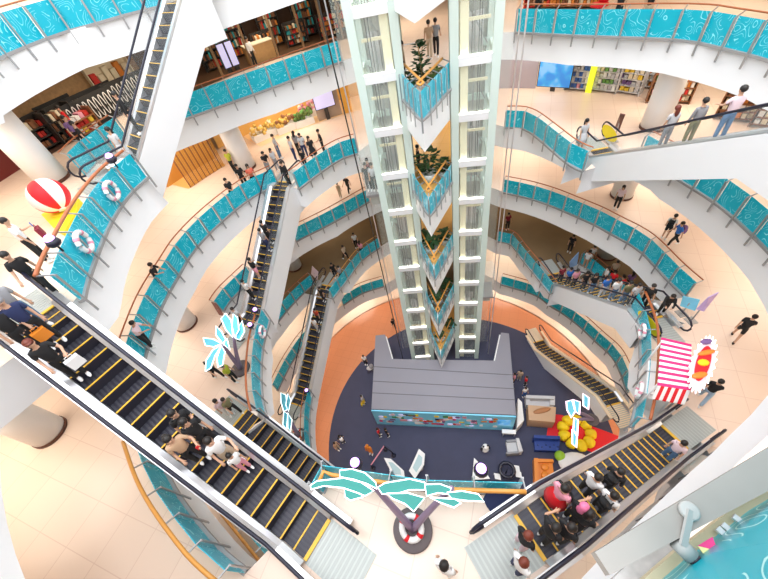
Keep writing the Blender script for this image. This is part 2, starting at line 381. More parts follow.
NM = {
 'A_left': 'teal wave parapet of the topmost gallery, upper left corner of the view',
 'B_in': 'short teal parapet on the outer side of the topmost escalator foot, by the clothes racks',
 'B_left': 'long teal parapet in front of the dark brown shop, second gallery',
 'B_ball': 'teal parapet carrying two lifebuoys beside the beach ball',
 'B_right': 'long curved teal parapet at the top right, second gallery',
 'C_left': 'long curved teal parapet of the third gallery, left of the crowd by the escalator head',
 'C_left2': 'teal parapet stretch beside the standing crowd, between escalator head and lift tower',
 'C_right': 'bent teal parapet right of the right lift tower leading to the rising escalator',
 'C_right2': 'large teal parapet under the rising escalator at the right edge',
 'C_bl': 'teal parapet with thick orange rail at lower left under the big escalator',
 'C_plat': 'teal parapet with orange rail behind the big green palm display',
 'D_right': 'long curved teal parapet in front of the couple with backpacks, fourth gallery',
 'D_candy': 'teal parapet with two lifebuoys beside the striped candy stall',
 'D_low': 'short teal parapet below the foot of the crowded right escalator',
 'D_palm': 'teal parapet beside the glowing blue palm on the left',
 'D_left0': 'short teal parapet beside the foot of the upper left escalator, above the palm',
 'D_left': 'teal parapet behind the upper left escalator, fourth gallery near left lift tower',
 'D_bl': 'teal parapet with orange rail glimpsed under the lower end of the big escalator',
 'E_left': 'teal parapet of the brown floor gallery, left of the middle escalator head',
 'E_mid': 'teal parapet of the brown floor gallery, right of the middle escalator head',
 'E_right': 'bent teal parapet of the brown floor gallery right of the lift tower',
 'E_right2': 'teal parapet on the far side of the queue on the crowded right escalator',
 'F_ll': 'teal parapet left of the lowest left escalator on the sixth gallery',
 'F_left': 'short teal parapet of the lowest gallery left of the left lift tower',
 'F_right': 'long teal parapet of the lowest gallery above the terracotta floor on the right',
 'F_palm': 'teal parapet right of the small palm at the foot of the lowest left escalator',
}
for n, (k, pl) in LED.items():
    if n == 'B_ball': pl = W2((-8.35, 7.9))+pl[1:]
    parapet(k, pl, NM[n], sm=(n != 'C_plat'), wood=WOODL if n in ('C_plat', 'C_bl', 'D_bl', 'E_mid') else WOOD, rr=.055 if n in ('C_bl', 'D_bl', 'C_plat', 'D_candy', 'B_ball', 'D_palm') else .032)
parapet(D, pts(D, [(722, 461), (688, 479)]), 'short teal parapet return beside the foot of the lower right escalator', sm=False)
vn = {B: 'second', C: 'third', D: 'fourth', E: 'fifth', Fl: 'sixth and lowest'}
for k in (B, C, D, E, Fl):
    parapet(k, [VL, TIP, VR], 'pointed V-shaped teal parapet between the lift towers, %s gallery' % vn[k], step=.62, film=TEALV, wood=WOODL, sm=False, inset=.3, rr=.05)

# ---------------------------------------------------------------- escalators
class Esc: pass
def escalator(top, bot, kt, kb, label, w=1.02, sticker=None, depth=1.45, stepm=STEPM, over=.85, deck=.2, gold=False):
    T = Vector(top); Bq = Vector(bot); zt, zb = ZL[kt], ZL[kb]
    d = T-Bq; L = d.length; d /= L; n = Vector((-d.y, d.x)); rise = zt-zb; fl = .75
    def zs(s): return zb+.03+rise*min(1, max(0, (s-fl)/(L-2*fl)))
    def pt(s, y, dz=0): q = Bq+d*s+n*y; return Vector((q.x, q.y, zs(s)+dz))
    e = Esc(); e.pt = pt; e.L = L; e.d = d; e.w = w; e.ang = math.atan2(d.y, d.x)
    t = thing('escalator', label, 'escalator', (Bq.x, Bq.y, zb)); e.root = t
    ns = int(L/.4); hw = w/2; dirx = Vector((d.x, d.y, 0)); side = Vector((n.x, n.y, 0))
    sm_ = MB(); R = Matrix((dirx, side, Vector((0, 0, 1)))).transposed()
    sm_.box((0, 0, -.16), (.41, w, .3), stepm, M=R)
    for q in range(9): sm_.box(R @ Vector((0.02, -hw+w*(q+.5)/9, .0)), (.34, w/9*.5, .012), STEPG, M=R)
    sm_.box(R @ Vector((-.185, 0, .005)), (.042, w, .016), YEL, M=R)
    me = sm_.mesh('step')
    for i in range(ns):
        o = bpy.data.objects.new('step', me); COL.objects.link(o); s = (i+.5)*L/ns; o.location = pt(s, 0); o.parent = t; o.matrix_parent_inverse = t.matrix_basis.inverted()
    S = [-over, -.02, fl]+[fl+(L-2*fl)*i/6 for i in range(1, 6)]+[L-fl, L+.02, L+over]
    for y in (-1, 1):
        mb = MB()
        for a, b in zip(S[1:], S[2:-1]):
            mb.add([pt(a, y*(hw+.01), -.35), pt(b, y*(hw+.01), -.35), pt(b, y*(hw+.01), .12), pt(a, y*(hw+.01), .12), pt(a, y*(hw+.13), .2), pt(b, y*(hw+.13), .2)], [(0, 1, 2, 3), (3, 2, 5, 4)] if y < 0 else [(3, 2, 1, 0), (4, 5, 2, 3)], SILVER)
        mb.obj('skirt', t)
        mb = MB()
        for a, b in zip(S, S[1:]):
            y0, y1 = sorted((y*(hw+.13), y*(hw+.13+deck))); q = [pt(a, y0, .12), pt(a, y1, .12), pt(b, y1, .12), pt(b, y0, .12)]; h = [p+Vector((0, 0, .1)) for p in q]
            mb.add(q+h, [(3, 2, 1, 0), (4, 5, 6, 7), (0, 1, 5, 4), (1, 2, 6, 5), (2, 3, 7, 6), (3, 0, 4, 7)], SILVER if not gold else WARM)
        mb.obj('deck', t)
        yg = y*(hw+.17); mb = MB()
        for a, b in zip(S, S[1:]):
            mb.add([pt(a, yg, .2), pt(b, yg, .2), pt(b, yg, .95), pt(a, yg, .95)], [(0, 1, 2, 3)], GLASSC)
        mb.obj('glass_balustrade', t)
        # handrail loop with round newels
        path = [pt(s, yg, .98) for s in S]
        def arc(sc, sg):
            out = []
            for q in range(0, 7):
                a = math.pi*q/6; out.append(pt(sc, yg, .6)+dirx*sg*.38*math.sin(a)+Vector((0, 0, .38*math.cos(a))))
            return out
        path = arc(-over, -1)[::-1]+path[1:-1]+arc(L+over, 1)
        mb = MB(); mb.tube(path, .045, BLACKR, 6); mb.obj('handrail', t)
        if sticker and y == (1 if sticker == 'bottom' else -1):
            for sc in (-over,) if sticker == 'bottom' else (L+over,):
                mb = MB(); sg = -1 if sc < 0 else 1
                oval = [pt(sc, yg-.015, .55)+dirx*(.75*math.cos(a)-sg*.35)+Vector((0, 0, .33*math.sin(a))) for a in [2*math.pi*q/20 for q in range(20)]]
                mb.plate(oval, side, .03, YELW); mb.obj('newel_panel', t, 'yellow oval newel panel')
        # white side cladding
        mb = MB(); yo = y*(hw+.13+deck+.01); yi = yo-y*.04
        SS = [-.5]+S[1:-1]+[L+.5]
        for a, b in zip(SS, SS[1:]):
            q = [pt(a, yo, .1), pt(b, yo, .1), pt(b, yo, -depth), pt(a, yo, -depth)]; h = [p-side*y*.04 for p in q]
            mb.add(q+h, [(0, 1, 2, 3), (7, 6, 5, 4), (0, 4, 5, 1), (3, 2, 6, 7)], WHITE)
        mb.obj('side_cladding', t)
    mb = MB(); yo = hw+.13+deck
    SS = [-.5]+S[1:-1]+[L+.5]
    for a, b in zip(SS, SS[1:]): mb.add([pt(a, -yo, -depth), pt(b, -yo, -depth), pt(b, yo, -depth), pt(a, yo, -depth)], [(3, 2, 1, 0)], WHITE)
    mb.obj('truss_bottom', t)
    for s0, s1, zz in ((-1.5, -.02, zb), (L+.02, L+1.5, zt)):
        mb = MB(); a = Bq+d*((s0+s1)/2); mb.box((a.x, a.y, zz+.0), (abs(s1-s0), w+.1, .05), PLATE, M=R)
        for q in range(12):
            c = Bq+d*(s0+(s1-s0)*(q+.5)/12); mb.box((c.x, c.y, zz+.028), ((s1-s0)/20, w+.08, .008), SILVERD if not gold else WARM, M=R)
        mb.obj('landing_plate', t)
    for s in (.0, L):
        mb = MB(); a = Bq+d*s; mb.box((a.x, a.y, zs(s)+.035), (.1, w, .03), YEL, M=R); mb.obj('comb_plate', t)
    return e
def a27(phi, b, run): return (b[0]+run*math.sin(math.radians(phi)), b[1]+run*math.cos(math.radians(phi)))
ES = {}
ES['AB'] = escalator((-5.2, 20.7), (-10.2, 16.0), A, B, 'long escalator dropping from the topmost gallery at upper left past the clothes racks', depth=1.6)
ES['BC'] = escalator((-9.43, 7.53), (-3.24, 1.79), B, C, 'large nearest escalator with black steps running from left edge to bottom centre', over=.6, stepm=STEPM)
ES['CD'] = escalator((-4.35, 20.6), (-8.5, 13.9), C, D, 'escalator starting at the standing crowd and landing by the glowing blue palm', depth=1.7)
ES['DE'] = escalator((-8.25, 8.15), (-2.1, 2.5), D, E, 'escalator half hidden behind the large nearest one, starting by the blue palm')
ES['EF'] = escalator((-4.4, 20.3), (-8.7, 13.1), E, Fl, 'lowest left escalator going down from the brown floor to the small palm', depth=1.6)
ES['CDr'] = escalator((2.0, .8), (9.5, 3.05), C, D, 'crowded escalator at lower right leading down to the striped stall', stepm=STEPM)
ES['BCr'] = escalator((12.0, 6.9), (12.9, 16.0), B, C, 'escalator rising to the right edge with three riders behind clear glass', sticker='bottom', depth=1.3)
ES['DEr'] = escalator((12.2, 8.1), (12.35, 15.9), D, E, 'packed escalator with yellow newel beside the candy stall', sticker='top', depth=1.5)
ES['FGr'] = escalator((13.1, 7.6), (12.8, 16.0), Fl, G, 'lowest escalator with pale gold balustrade beside the event carpet', depth=1.3, gold=True)

# ---------------------------------------------------------------- lift towers
def tower(ox, oy, azm, sidecab, label, cablev):
    t = thing('lift_tower', label, 'lift shaft', (ox, oy, ZL[G]))
    a = math.radians(azm); f = Vector((math.sin(a), math.cos(a), 0)); r = Vector((math.cos(a), -math.sin(a), 0)); W_ = 1.72; Dp = 2.3
    O = Vector((ox, oy, 0)); R = Matrix((r, f, Vector((0, 0, 1)))).transposed(); z0, z1 = ZL[G], 2.6
    def p(x, y, z): return O+r*x+f*y+Vector((0, 0, z))
    for x in (0, W_):
        for y in (0, Dp):
            mb = MB(); mb.box(p(x, y, (z0+z1)/2), (.36, .3, z1-z0), MINT, M=R); mb.obj('post', t)
    z = -.45; i = 0
    zz = []
    while z > z0: zz.append(z); z -= H/2
    inner = W_ if sidecab < 0 else 0
    for z in zz:
        mb = MB(); mb.box(p(W_/2, 0, z), (W_-.36, .2, .34), WHITE, M=R); mb.box(p(W_/2, Dp, z), (W_-.36, .2, .3), MINT, M=R)
        for x in (0, W_): mb.box(p(x, Dp/2, z), (.14, Dp-.3, .28), MINT, M=R)
        mb.obj('ring_beam', t)
        mb = MB(); mb.box(p(W_/2, -.05, z+.19), (W_-.4, .1, .04), LAMPW, M=R); mb.obj('light_strip', t, 'glowing white light strip')
    for z in zz:
        mb = MB(); mb.bar(p(.18, Dp-.3, z), p(W_-.18, Dp-.3, z-H/2), .05, .05, STEEL); mb.obj('brace', t); mb = MB(); mb.bar(p(.18, Dp*.5, z-H/4), p(W_-.18, Dp*.5, z-H/4), .08, .12, CREAMP); mb.obj('tie_beam', t)
    mb = MB(); mb.box(p(inner-(.3 if inner else -.3), Dp/2+.1, (z0+z1)/2), (.06, Dp-.5, z1-z0), CREAMP, M=R); mb.obj('cream_panel', t)
    mb = MB(); mb.box(p(inner-(.42 if inner else -.42), .1, (z0+z1)/2), (.34, .05, z1-z0), CREAMP, M=R); mb.obj('cream_panel', t)
    mb = MB(); mb.box(p(W_/2, Dp+.1, (z0+z1)/2), (W_, .05, z1-z0), GREYP, M=R)
    mb.obj('back_panel', t)
    for x in (W_*.38, W_*.55):
        mb = MB(); mb.box(p(x, Dp-.5, (z0+z1)/2), (.07, .12, z1-z0), STEEL, M=R); mb.obj('guide_rail', t)
    mb = MB(); mb.box(p(W_/2, .02, (z0+z1)/2), (W_-.36, .015, z1-z0), GLASST, M=R); mb.obj('glass_skin', t)
    for k_ in range(7):
        mb = MB(); mb.box(p(W_/2, Dp-.15, ZL[k_]+1.1), (1.0, .06, 2.2), SILVER, M=R); mb.box(p(W_/2, Dp-.19, ZL[k_]+1.1), (.03, .02, 2.2), DARK, M=R); mb.obj('landing_door', t)
    for x_, y_ in ((.5, .7), (.62, .75), (1.1, 1.2), (1.2, 1.25)):
        mb = MB(); mb.tube([p(x_, y_, z0), p(x_, y_, z1)], .018, DARK, 5); mb.obj('cable', t)
    # outer cab lane
    xo = -1.05 if sidecab < 0 else W_+1.05
    for y in (.35, 1.7):
        mb = MB(); mb.box(p(xo+(-.05 if sidecab < 0 else .05), y, (z0+z1)/2), (.055, .08, z1-z0), DARK if sidecab < 0 and y < 1 else SILVER, M=R); mb.obj('guide_rail', t)
    mb = MB(); mb.box(p(xo*.5+(0 if sidecab < 0 else W_*.5), 1.7, (z0+z1)/2), (.8, .02, z1-z0), GLASST, M=R); mb.obj('glass_skin', t)
    # lift car
    zc = cablev; x0 = xo*.5+(0 if sidecab < 0 else W_*.5)
    c = thing('lift_car', 'glass lift car riding outside the %s lift tower%s' % (('left', ' with people inside') if sidecab < 0 else ('right', '')), 'lift car', p(x0, .7, zc))
    mb = MB(); mb.box(p(x0, .8, zc-.08), (.85, 1.5, .16), STEEL, M=R); mb.box(p(x0, .8, zc-.5), (.5, .9, .7), GREYP, M=R); mb.obj('base', c)
    mb = MB(); mb.box(p(x0, .8, zc+2.25), (.85, 1.5, .03), GLASST, M=R); mb.obj('roof', c)
    for q in ((-.4, 0), (.4, 0)):
        mb = MB(); mb.box(p(x0+q[0], .8, zc+1.1), (.02, 1.45, 2.1), GLASST, M=R); mb.obj('glass_side', c)
    mb = MB(); mb.box(p(x0, .07, zc+1.1), (.8, .02, 2.1), GLASST, M=R); mb.obj('glass_side', c)
    return p, x0
pL, cL = tower(1.18, 16.95, 12, -1, 'tall mint steel and glass lift tower, left of the two', -10.9)
pR, cR = tower(5.2, 16.45, 16, 1, 'tall mint steel and glass lift tower, right of the two', -20.9)

# ---------------------------------------------------------------- columns
for x, y, k, lb in ((-12.95, 6.95, C, 'white round column with dark base ring at lower left'), (-13.35, 16.9, B, 'white round column above the beach ball near dark red wall'),
                    (-7.2, 24.0, C, 'white round column behind the standing crowd, third gallery'), (-7.15, 23.6, E, 'white round column on the brown floor behind the left escalators'),
                    (16.6, 16.9, C, 'white round column by the book racks on the right'), (16.7, 17.3, D, 'white round column beside the woman in white top on the right'),
                    (16.7, 16.5, E, 'white round column behind the queue on the brown floor'), (-12.4, 15.3, D, 'white round column below the left parapet with a man leaning')):
    z = ZL[k]; t = thing('column', lb, 'column', (x, y, z)); h = (ZL[k-1]-FD)-z
    mb = MB(); q_ = .86 if x < -12.9 and k == C else 1.; mb.lathe((x, y, z), [(.64*q_, .12), (.64*q_, h-.02)], WHITE, 28); mb.obj('shaft', t)
    mb = MB(); mb.lathe((x, y, z), [(.67*q_, .0), (.67*q_, .12), (.65*q_, .13)], mat('dark_brown_base', (.10, .03, .015)), 28); mb.obj('base_ring', t)

# ---------------------------------------------------------------- people
def skin_mesh(name, verts, edges, rad, levels=1, root=0, flat=None):
    me = bpy.data.meshes.new(name); me.from_pydata(verts, edges, []); o = bpy.data.objects.new(name, me); COL.objects.link(o)
    sk = o.modifiers.new('s', 'SKIN'); sk.use_smooth_shade = True
    if not me.skin_vertices: me.attributes  # layer is made by the modifier
    lay = me.skin_vertices[0].data if me.skin_vertices else None
    if lay is None:
        bpy.context.view_layer.objects.active = o
    for i, r in enumerate(rad):
        me.skin_vertices[0].data[i].radius = r if isinstance(r, tuple) else (r, r)
        me.skin_vertices[0].data[i].use_root = (i == root)
    ss = o.modifiers.new('b', 'SUBSURF'); ss.levels = levels; ss.render_levels = levels
    dg = bpy.context.evaluated_depsgraph_get(); dg.update()
    out = bpy.data.meshes.new_from_object(o.evaluated_get(dg)); out.name = name
    bpy.data.objects.remove(o)
    if flat:
        for v in out.vertices: flat(v.co)
    for p in out.polygons: p.use_smooth = True
    return out
def dirv(az_, el): return Vector((math.sin(az_)*math.cos(el), math.cos(az_)*math.cos(el), math.sin(el)))
POSES = {
 # hip-knee pitch, knee-ankle pitch (forward +) for l, r; shoulder, elbow pitch, arm out
 'stand': dict(leg=((.05, -.02), (-.03, -.05)), arm=((.12, .3, .14), (.02, .22, .14)), lean=0.),
 'walk': dict(leg=((.42, .1), (-.35, -.6)), arm=((-.4, -.15, .12), (.45, .8, .12)), lean=.05),
 'phone': dict(leg=((.05, -.03), (-.05, -.05)), arm=((.35, 1.75, .05), (.1, .3, .14)), lean=.04),
 'lean': dict(leg=((-.12, -.15), (.1, -.1)), arm=((.75, 1.5, .1), (.75, 1.5, .1)), lean=.28),
 'hold': dict(leg=((.06, -.02), (-.08, -.06)), arm=((.5, 1.35, .45), (.15, .7, .12)), lean=.02),
 'cross': dict(leg=((.04, -.02), (.0, -.04)), arm=((.35, 1.4, -.1), (.35, 1.5, -.05)), lean=.0),
 'sit': dict(leg=((1.5, .05), (1.45, .0)), arm=((.5, 1.2, .1), (.4, 1.1, .1)), lean=.05),
}
BODY = {}
def build_pose(nm):
    P = POSES[nm]; ln = P['lean']; sit = nm == 'sit'
    pz = .92
    def tp(x, z, dy=0.): return Vector((x, math.sin(ln)*(z-pz)+dy, pz+(z-pz)*math.cos(ln)))
    V = []; Ed = []; Rd = []
    def a(p, r, par=None):
        V.append(tuple(p)); Rd.append(r)
        if par is not None: Ed.append((par, len(V)-1))
        return len(V)-1
    pel = a(tp(0, .93), (.125, .105)); sp = a(tp(0, 1.1), (.115, .095), pel); ch = a(tp(0, 1.27), (.14, .11), sp); nb = a(tp(0, 1.41), (.07, .065), ch)
    nk = a(tp(0, 1.47, .01), .05, nb); h1 = a(tp(0, 1.535, .025), .07, nk); h2 = a(tp(0, 1.60, .02), .092, h1); h3 = a(tp(0, 1.665, .01), .072, h2)
    a(tp(0, 1.585, .125), .014, h2)
    for sx in (-1, 1): a(tp(sx*.098, 1.59, .0), .015, h2)
    body_torso = dict(pel=V[pel], sp=V[sp], ch=V[ch], nb=V[nb])
    joints = {}
    for i, sx in enumerate((-1, 1)):
        (s1, s2, out) = P['arm'][i]
        sh = tp(sx*.175, 1.37); si = a(sh, .05, ch)
        d1 = Vector((sx*math.sin(out), math.sin(s1), -math.cos(s1))).normalized(); el = sh+d1*.28; ei = a(el, .038, si)
        d2 = Vector((sx*math.sin(out)*.3-(.35*sx if s2 > 1 else 0), math.sin(s2), -math.cos(s2))).normalized(); wr = el+d2*.245; wi = a(wr, .026, ei)
        pa = wr+d2*.055; pi_ = a(pa, (.036, .02), wi)
        lat = d2.cross(Vector((0, 0, 1)));
        if lat.length < .2: lat = Vector((0, 1, 0))
        lat.normalize(); cur = d2.cross(lat)*.012
        for q, (lo, ln_) in enumerate(((-.03, .060), (-.01, .075), (.01, .08), (.03, .065))):
            f1 = a(pa+lat*lo+d2*(.02+ln_*.5), .0095, pi_); a(pa+lat*lo*1.1+d2*(.02+ln_)+cur*1.5, .0075, f1)
        th = a(wr+d2*.04-lat*.045, .011, wi); a(wr+d2*.075-lat*.055, .009, th)
        (l1, l2) = P['leg'][i]
        hp = Vector((sx*.09, 0, .88)); hi = a(hp, .082, pel)
        k1 = Vector((sx*.02, math.sin(l1), -math.cos(l1))).normalized(); kn = hp+k1*.41; ki = a(kn, .056, hi)
        k2 = Vector((0, math.sin(l2), -math.cos(l2))).normalized(); an = kn+k2*.40; ai = a(an, .036, ki)
        joints[sx] = dict(sh=sh, el=el, wr=wr, hp=hp, kn=kn, an=an, d2=d2)
    def flat(co):
        if 1.02 < co.z < 1.42 and abs(co.x) < .2: co.y = math.sin(ln)*(co.z-pz)+(co.y-math.sin(ln)*(co.z-pz))*.85
    body = skin_mesh('body', V, Ed, Rd, 1, pel, flat)
    # clothes
    T = [tp(0, .84), tp(0, 1.1), tp(0, 1.27), tp(0, 1.40)]; v = [tuple(x) for x in T]; e = [(0, 1), (1, 2), (2, 3)]; r = [(.165, .14), (.15, .125), (.162, .13), (.075, .07)]
    for sx in (-1, 1):
        J = joints[sx]; n = len(v); v += [tuple(J['sh']), tuple(J['sh'].lerp(J['el'], .75))]; e += [(2, n), (n, n+1)]; r += [.068, .055]
    top = skin_mesh('top', v, e, r, 1, 0)
    v2 = list(v); e2 = list(e); r2 = list(r)
    for i, sx in enumerate((-1, 1)):
        J = joints[sx]; n = len(v2); v2 += [tuple(J['el']), tuple(J['wr'].lerp(J['el'], .08))]; e2 += [(4+2*i+1, n), (n, n+1)]; r2 += [.052, .042]
    ltop = skin_mesh('top', v2, e2, r2, 1, 0)
    def trous(fr):
        v = [(0, 0, 1.04), (0, 0, .90)]; e = [(0, 1)]; r = [(.135, .115), (.14, .12)]
        for sx in (-1, 1):
            J = joints[sx]; n = len(v); v += [tuple(J['hp']+Vector((0, 0, -.03)))]; e += [(1, n)]; r += [.098]
            q = J['kn'] if fr > 1 else J['hp'].lerp(J['kn'], .85)
            v.append(tuple(q)); e.append((n, n+1)); r.append(.074)
            if fr > 1: v.append(tuple(J['an'].lerp(J['kn'], .06))); e.append((n+1, n+2)); r.append(.062)
        return skin_mesh('trousers', v, e, r, 1, 0)
    tr = trous(2); sh = trous(1)
    mb = MB(); mb.lathe((0, 0, 0), [(.29, .52), (.24, .75), (.17, .95), (.15, 1.0)], BLK, 14, 1, .85); skt = mb.mesh('skirt')
    shoes = {}
    for sx in (-1, 1):
        J = joints[sx]; mb = MB(); c = J['an']+Vector((0, .05, -.045)); mb.ball(c, (.048, .13, .045), WHT, 10); mb.ball(c+Vector((0, -.04, .03)), (.045, .06, .05), WHT, 8); shoes[sx] = mb.mesh('shoe')
    hd = Vector(tp(0, 1.61, .02))
    mb = MB(); mb.ball(hd+Vector((0, -.018, .022)), (.103, .112, .108), HBK, 12); hair = mb.mesh('hair')
    mb = MB(); mb.ball(hd+Vector((0, -.018, .022)), (.106, .115, .11), HBK, 12); mb.ball(hd+Vector((0, -.085, -.12)), (.095, .055, .20), HBK, 10); lhair = mb.mesh('hair')
    mb = MB(); mb.ball(hd+Vector((0, -.01, .03)), (.105, .115, .10), HBK, 12); mb.lathe(hd+Vector((0, .09, .055)), [(.085, 0), (.085, .012)], HBK, 12, .9, 1.); cap = mb.mesh('cap')
    mb = MB(); mb.ball(hd+Vector((0, -.02, .02)), (.104, .11, .105), HBK, 12); mb.ball(hd+Vector((0, -.12, .06)), .05, HBK, 8); bun = mb.mesh('hair')
    ey = {}
    for sx in (-1, 1):
        mb = MB(); mb.ball(hd+Vector((sx*.034, .088, .0)), (.013, .008, .008), BLK, 6); ey[sx] = mb.mesh('eye')
    mb = MB(); mb.ball(hd+Vector((0, .082, -.048)), (.026, .012, .008), MAR, 6); mouth = mb.mesh('mouth')
    hands = {sx: joints[sx]['wr']+joints[sx]['d2']*.09 for sx in (-1, 1)}
    low = min(joints[sx]['an'].z for sx in (-1, 1))-.09
    BODY[nm] = dict(body=body, top=top, ltop=ltop, trousers=tr, shorts=sh, skirt=skt, shoes=shoes, hair=hair, lhair=lhair, cap=cap, bun=bun, eye=ey, mouth=mouth, hands=hands, low=low, head=hd)
def person(head, zf, label, top=BLK, legs=BLK, hair=HBK, style='hair', pose='stand', face=None, skin=SKIN, shoe=WHT, long=False, bottom='trousers', group=None, back=None, esc=None, side=None, scale=1., hz=None, cat='person', bag=None, loc=None, held=None):
    """head = pixel of the crown in the survey; zf = floor height, or an escalator"""
    if pose not in BODY: build_pose(pose)
    Bd = BODY[pose]; hh = 1.62*scale if pose != 'sit' else 1.2
    if loc is not None: w = Vector(loc); z = w.z
    elif esc is None:
        w = at(head[0], head[1], zf+hh); z = zf
    else:
        best = None; e = ES[esc]
        for i in range(101):
            s = -.8+(e.L+1.6)*i/100
            for y in (-.3, -.15, 0, .15, .3):
                q = e.pt(s, y, hh); u = prj(q); dd = math.hypot(u[0]-head[0], u[1]-head[1])
                if best is None or dd < best[0]: best = (dd, q, s)
        w = best[1]; z = w.z-hh
        if e.L*.06 < best[2] < e.L*.94: z += .03
        if face is None: face = 'down'
        if face == 'down': face = math.degrees(math.atan2(-e.d.x, -e.d.y))
        elif face == 'up': face = math.degrees(math.atan2(e.d.x, e.d.y))
    if face is None: face = random.uniform(0, 360)
    t = thing('person', label, cat, (w.x, w.y, z+.005-Bd['low']*scale*(1 if pose != 'sit' else 1)), group, -math.radians(face)); t.scale = (scale,)*3
    def part(nm, me, m):
        o = bpy.data.objects.new(nm, me); COL.objects.link(o); o.parent = t
        if not me.materials: me.materials.append(m)
        for sl in o.material_slots: sl.link = 'OBJECT'; sl.material = m
        return o
    part('body', Bd['body'], skin)
    part('top', Bd['ltop' if long else 'top'], top)
    part(bottom, Bd[bottom], legs)
    for sx in (-1, 1): part('shoe', Bd['shoes'][sx], shoe)
    part('cap' if style == 'cap' else 'hair', Bd[style], hair)
    for sx in (-1, 1): part('eye', Bd['eye'][sx], BLK)
    part('mouth', Bd['mouth'], MAR)
    R = Matrix.Rotation(-math.radians(face), 3, 'Z'); base = t.location
    if back:
        mb = MB(); c = Vector((0, -.19, 1.2)); mb.box((0, 0, 0), (.27, .13, .40), back); mb.ball((0, -.03, .16), (.13, .09, .08), back, 8); mb.box((0, -.09, -.06), (.2, .05, .2), back)
        for sx in (-.1, .1): mb.tube([(sx, .05, .2), (sx, .22, .19), (sx, .30, .0), (sx, .2, -.15)], .016, back, 5)
        o = mb.obj('backpack'); o.location = base+R @ (c*scale); o.rotation_euler = (0, 0, -math.radians(face)); tag(o, 'backpack of the '+' '.join(label.split()[:12]), 'backpack')
    if bag:
        mb = MB(); c = Bd['hands'][-1]+Vector((0, .02, -.26)); mb.box((0, 0, 0), (.3, .12, .3), bag); mb.tube([(-.08, 0, .15), (-.07, 0, .24), (.07, 0, .24), (.08, 0, .15)], .01, bag, 5)
        o = mb.obj('hand_bag'); o.location = base+R @ (c*scale); o.rotation_euler = (0, 0, -math.radians(face)); tag(o, 'bag of the '+' '.join(label.split()[:12]), 'bag')
    if held:
        mb = MB(); c = Bd['hands'][-1]; mb.box((0, .0, .03), (.075, .012, .15), held)
        o = mb.obj('phone'); o.location = base+R @ (c*scale); o.rotation_euler = (0, 0, -math.radians(face)); tag(o, ('red cup' if held == RED else 'phone')+' of the '+' '.join(label.split()[:12]), 'phone')
    return t
ZB, ZC, ZD, ZE, ZF, ZG = ZL[B], ZL[C], ZL[D], ZL[E], ZL[Fl], ZL[G]
# second gallery, left
person((3, 222), ZB, 'person in white T-shirt looking at a phone near the beach ball', WHT, BLK, pose='phone', face=60, held=BLU, bag=MAR)
person((4, 254), ZB, 'person in loose black T-shirt striding below the phone user', BLK, BLK, pose='walk', face=150, shoe=NVY)
person((-13, 287), ZB, 'person in grey-blue shirt at the head of the big escalator, left edge', GRY, DEN, face=120)
person((-16, 312), ZB, 'person in dark shirt with orange bag at the big escalator head', BLK, BLK, face=130, bag=ORG)
person((-1, 302), ZB, 'person in navy shirt just stepping onto the big escalator', NVY, BLK, face=135, style='cap', hair=GRY)
person((108, 130), ZB, 'person in pale grey top standing at the foot of the topmost escalator', LGR, LGR, style='lhair', face=200, bottom='skirt')
person((128, 98), ZB, 'person in black riding down the topmost escalator', BLK, BLK, esc='AB', long=True)
person((63, 118), ZB, 'shopper in dark purple top by the clothes racks', PUR, BLK, style='lhair')
person((72, 124), ZB, 'shopper in black top behind the teal parapet, nearest the racks', BLK, DEN)
person((58, 108), ZB, 'shopper in red top among the clothes racks', RED, BLK)
person((246, 39), ZB, 'person in white top and black trousers beside the shop counter', WHT, BLK, face=120, long=True)
person((401, 44), ZB, 'person in grey shirt standing between the lift towers, second gallery', BEI, BLK, face=90)
person((428, 22), ZB, 'person in tan clothes walking away behind the tall potted plant', TAN, BEI, pose='walk', face=20)
person((435, 20), ZB, 'person in dark clothes walking beside the tan-clothed one', GRY, BLK, pose='walk', face=20)
person((625, -13), ZB, 'person in black trousers cut off by the top edge of the photo', BLK, BLK, pose='walk', face=250)
person((656, -14), ZB, 'person in black jacket cut off by the top edge, right of the striding one', BLK, TAN, face=250)
person((541, -17), ZB, 'person in red top near the red shop at the top', RED, BLK)
# big escalator riders
person((32, 342), 0, 'rider in black top and white cap nearest the head of the big escalator', BLK, BLK, esc='BC', style='cap', hair=HBR, pose='hold', bag=WHT, side=.25)
person((171, 414), 0, 'rider in black top and pale jeans on the big escalator', BLK, LGR, esc='BC', pose='phone', held=BLK, side=-.22)
person((168, 437), 0, 'rider in tan sleeveless top holding a red cup on the big escalator', TAN, BLK, esc='BC', style='bun', pose='hold', skin=SKIN, side=.3, held=RED)
person((214, 437), 0, 'rider in white T-shirt and beige trousers on the big escalator', WHT, BEI, esc='BC', style='hair', pose='hold', side=-.3)
person((231, 456), 0, 'small child in white and pink beside the beige-trousered rider', WHT, PNK, esc='BC', scale=.72, style='lhair', side=.05)
person((196, 408), 0, 'rider in dark clothes at the inner side of the big escalator', BLK, BLK, esc='BC', pose='stand', side=-.3)
# blue palm
person((205, 363), ZD, 'person in black with a pony tail walking under the blue palm', BLK, BLK, style='bun', pose='walk', face=120)
person((222, 366), ZD, 'person in yellow-green top half hidden by the blue palm', YGR, BLK, face=100)
person((215, 401), ZD, 'person with long dark hair in white top at the half hidden escalator', LPK, WHT, style='lhair', face=130)
person((222, 399), ZD, 'person in olive T-shirt stepping onto the half hidden escalator', OLV, BLK, face=130, pose='walk')
person((232, 309), ZD, 'person with black hair at the foot of the upper left escalator', LGR, BLK)
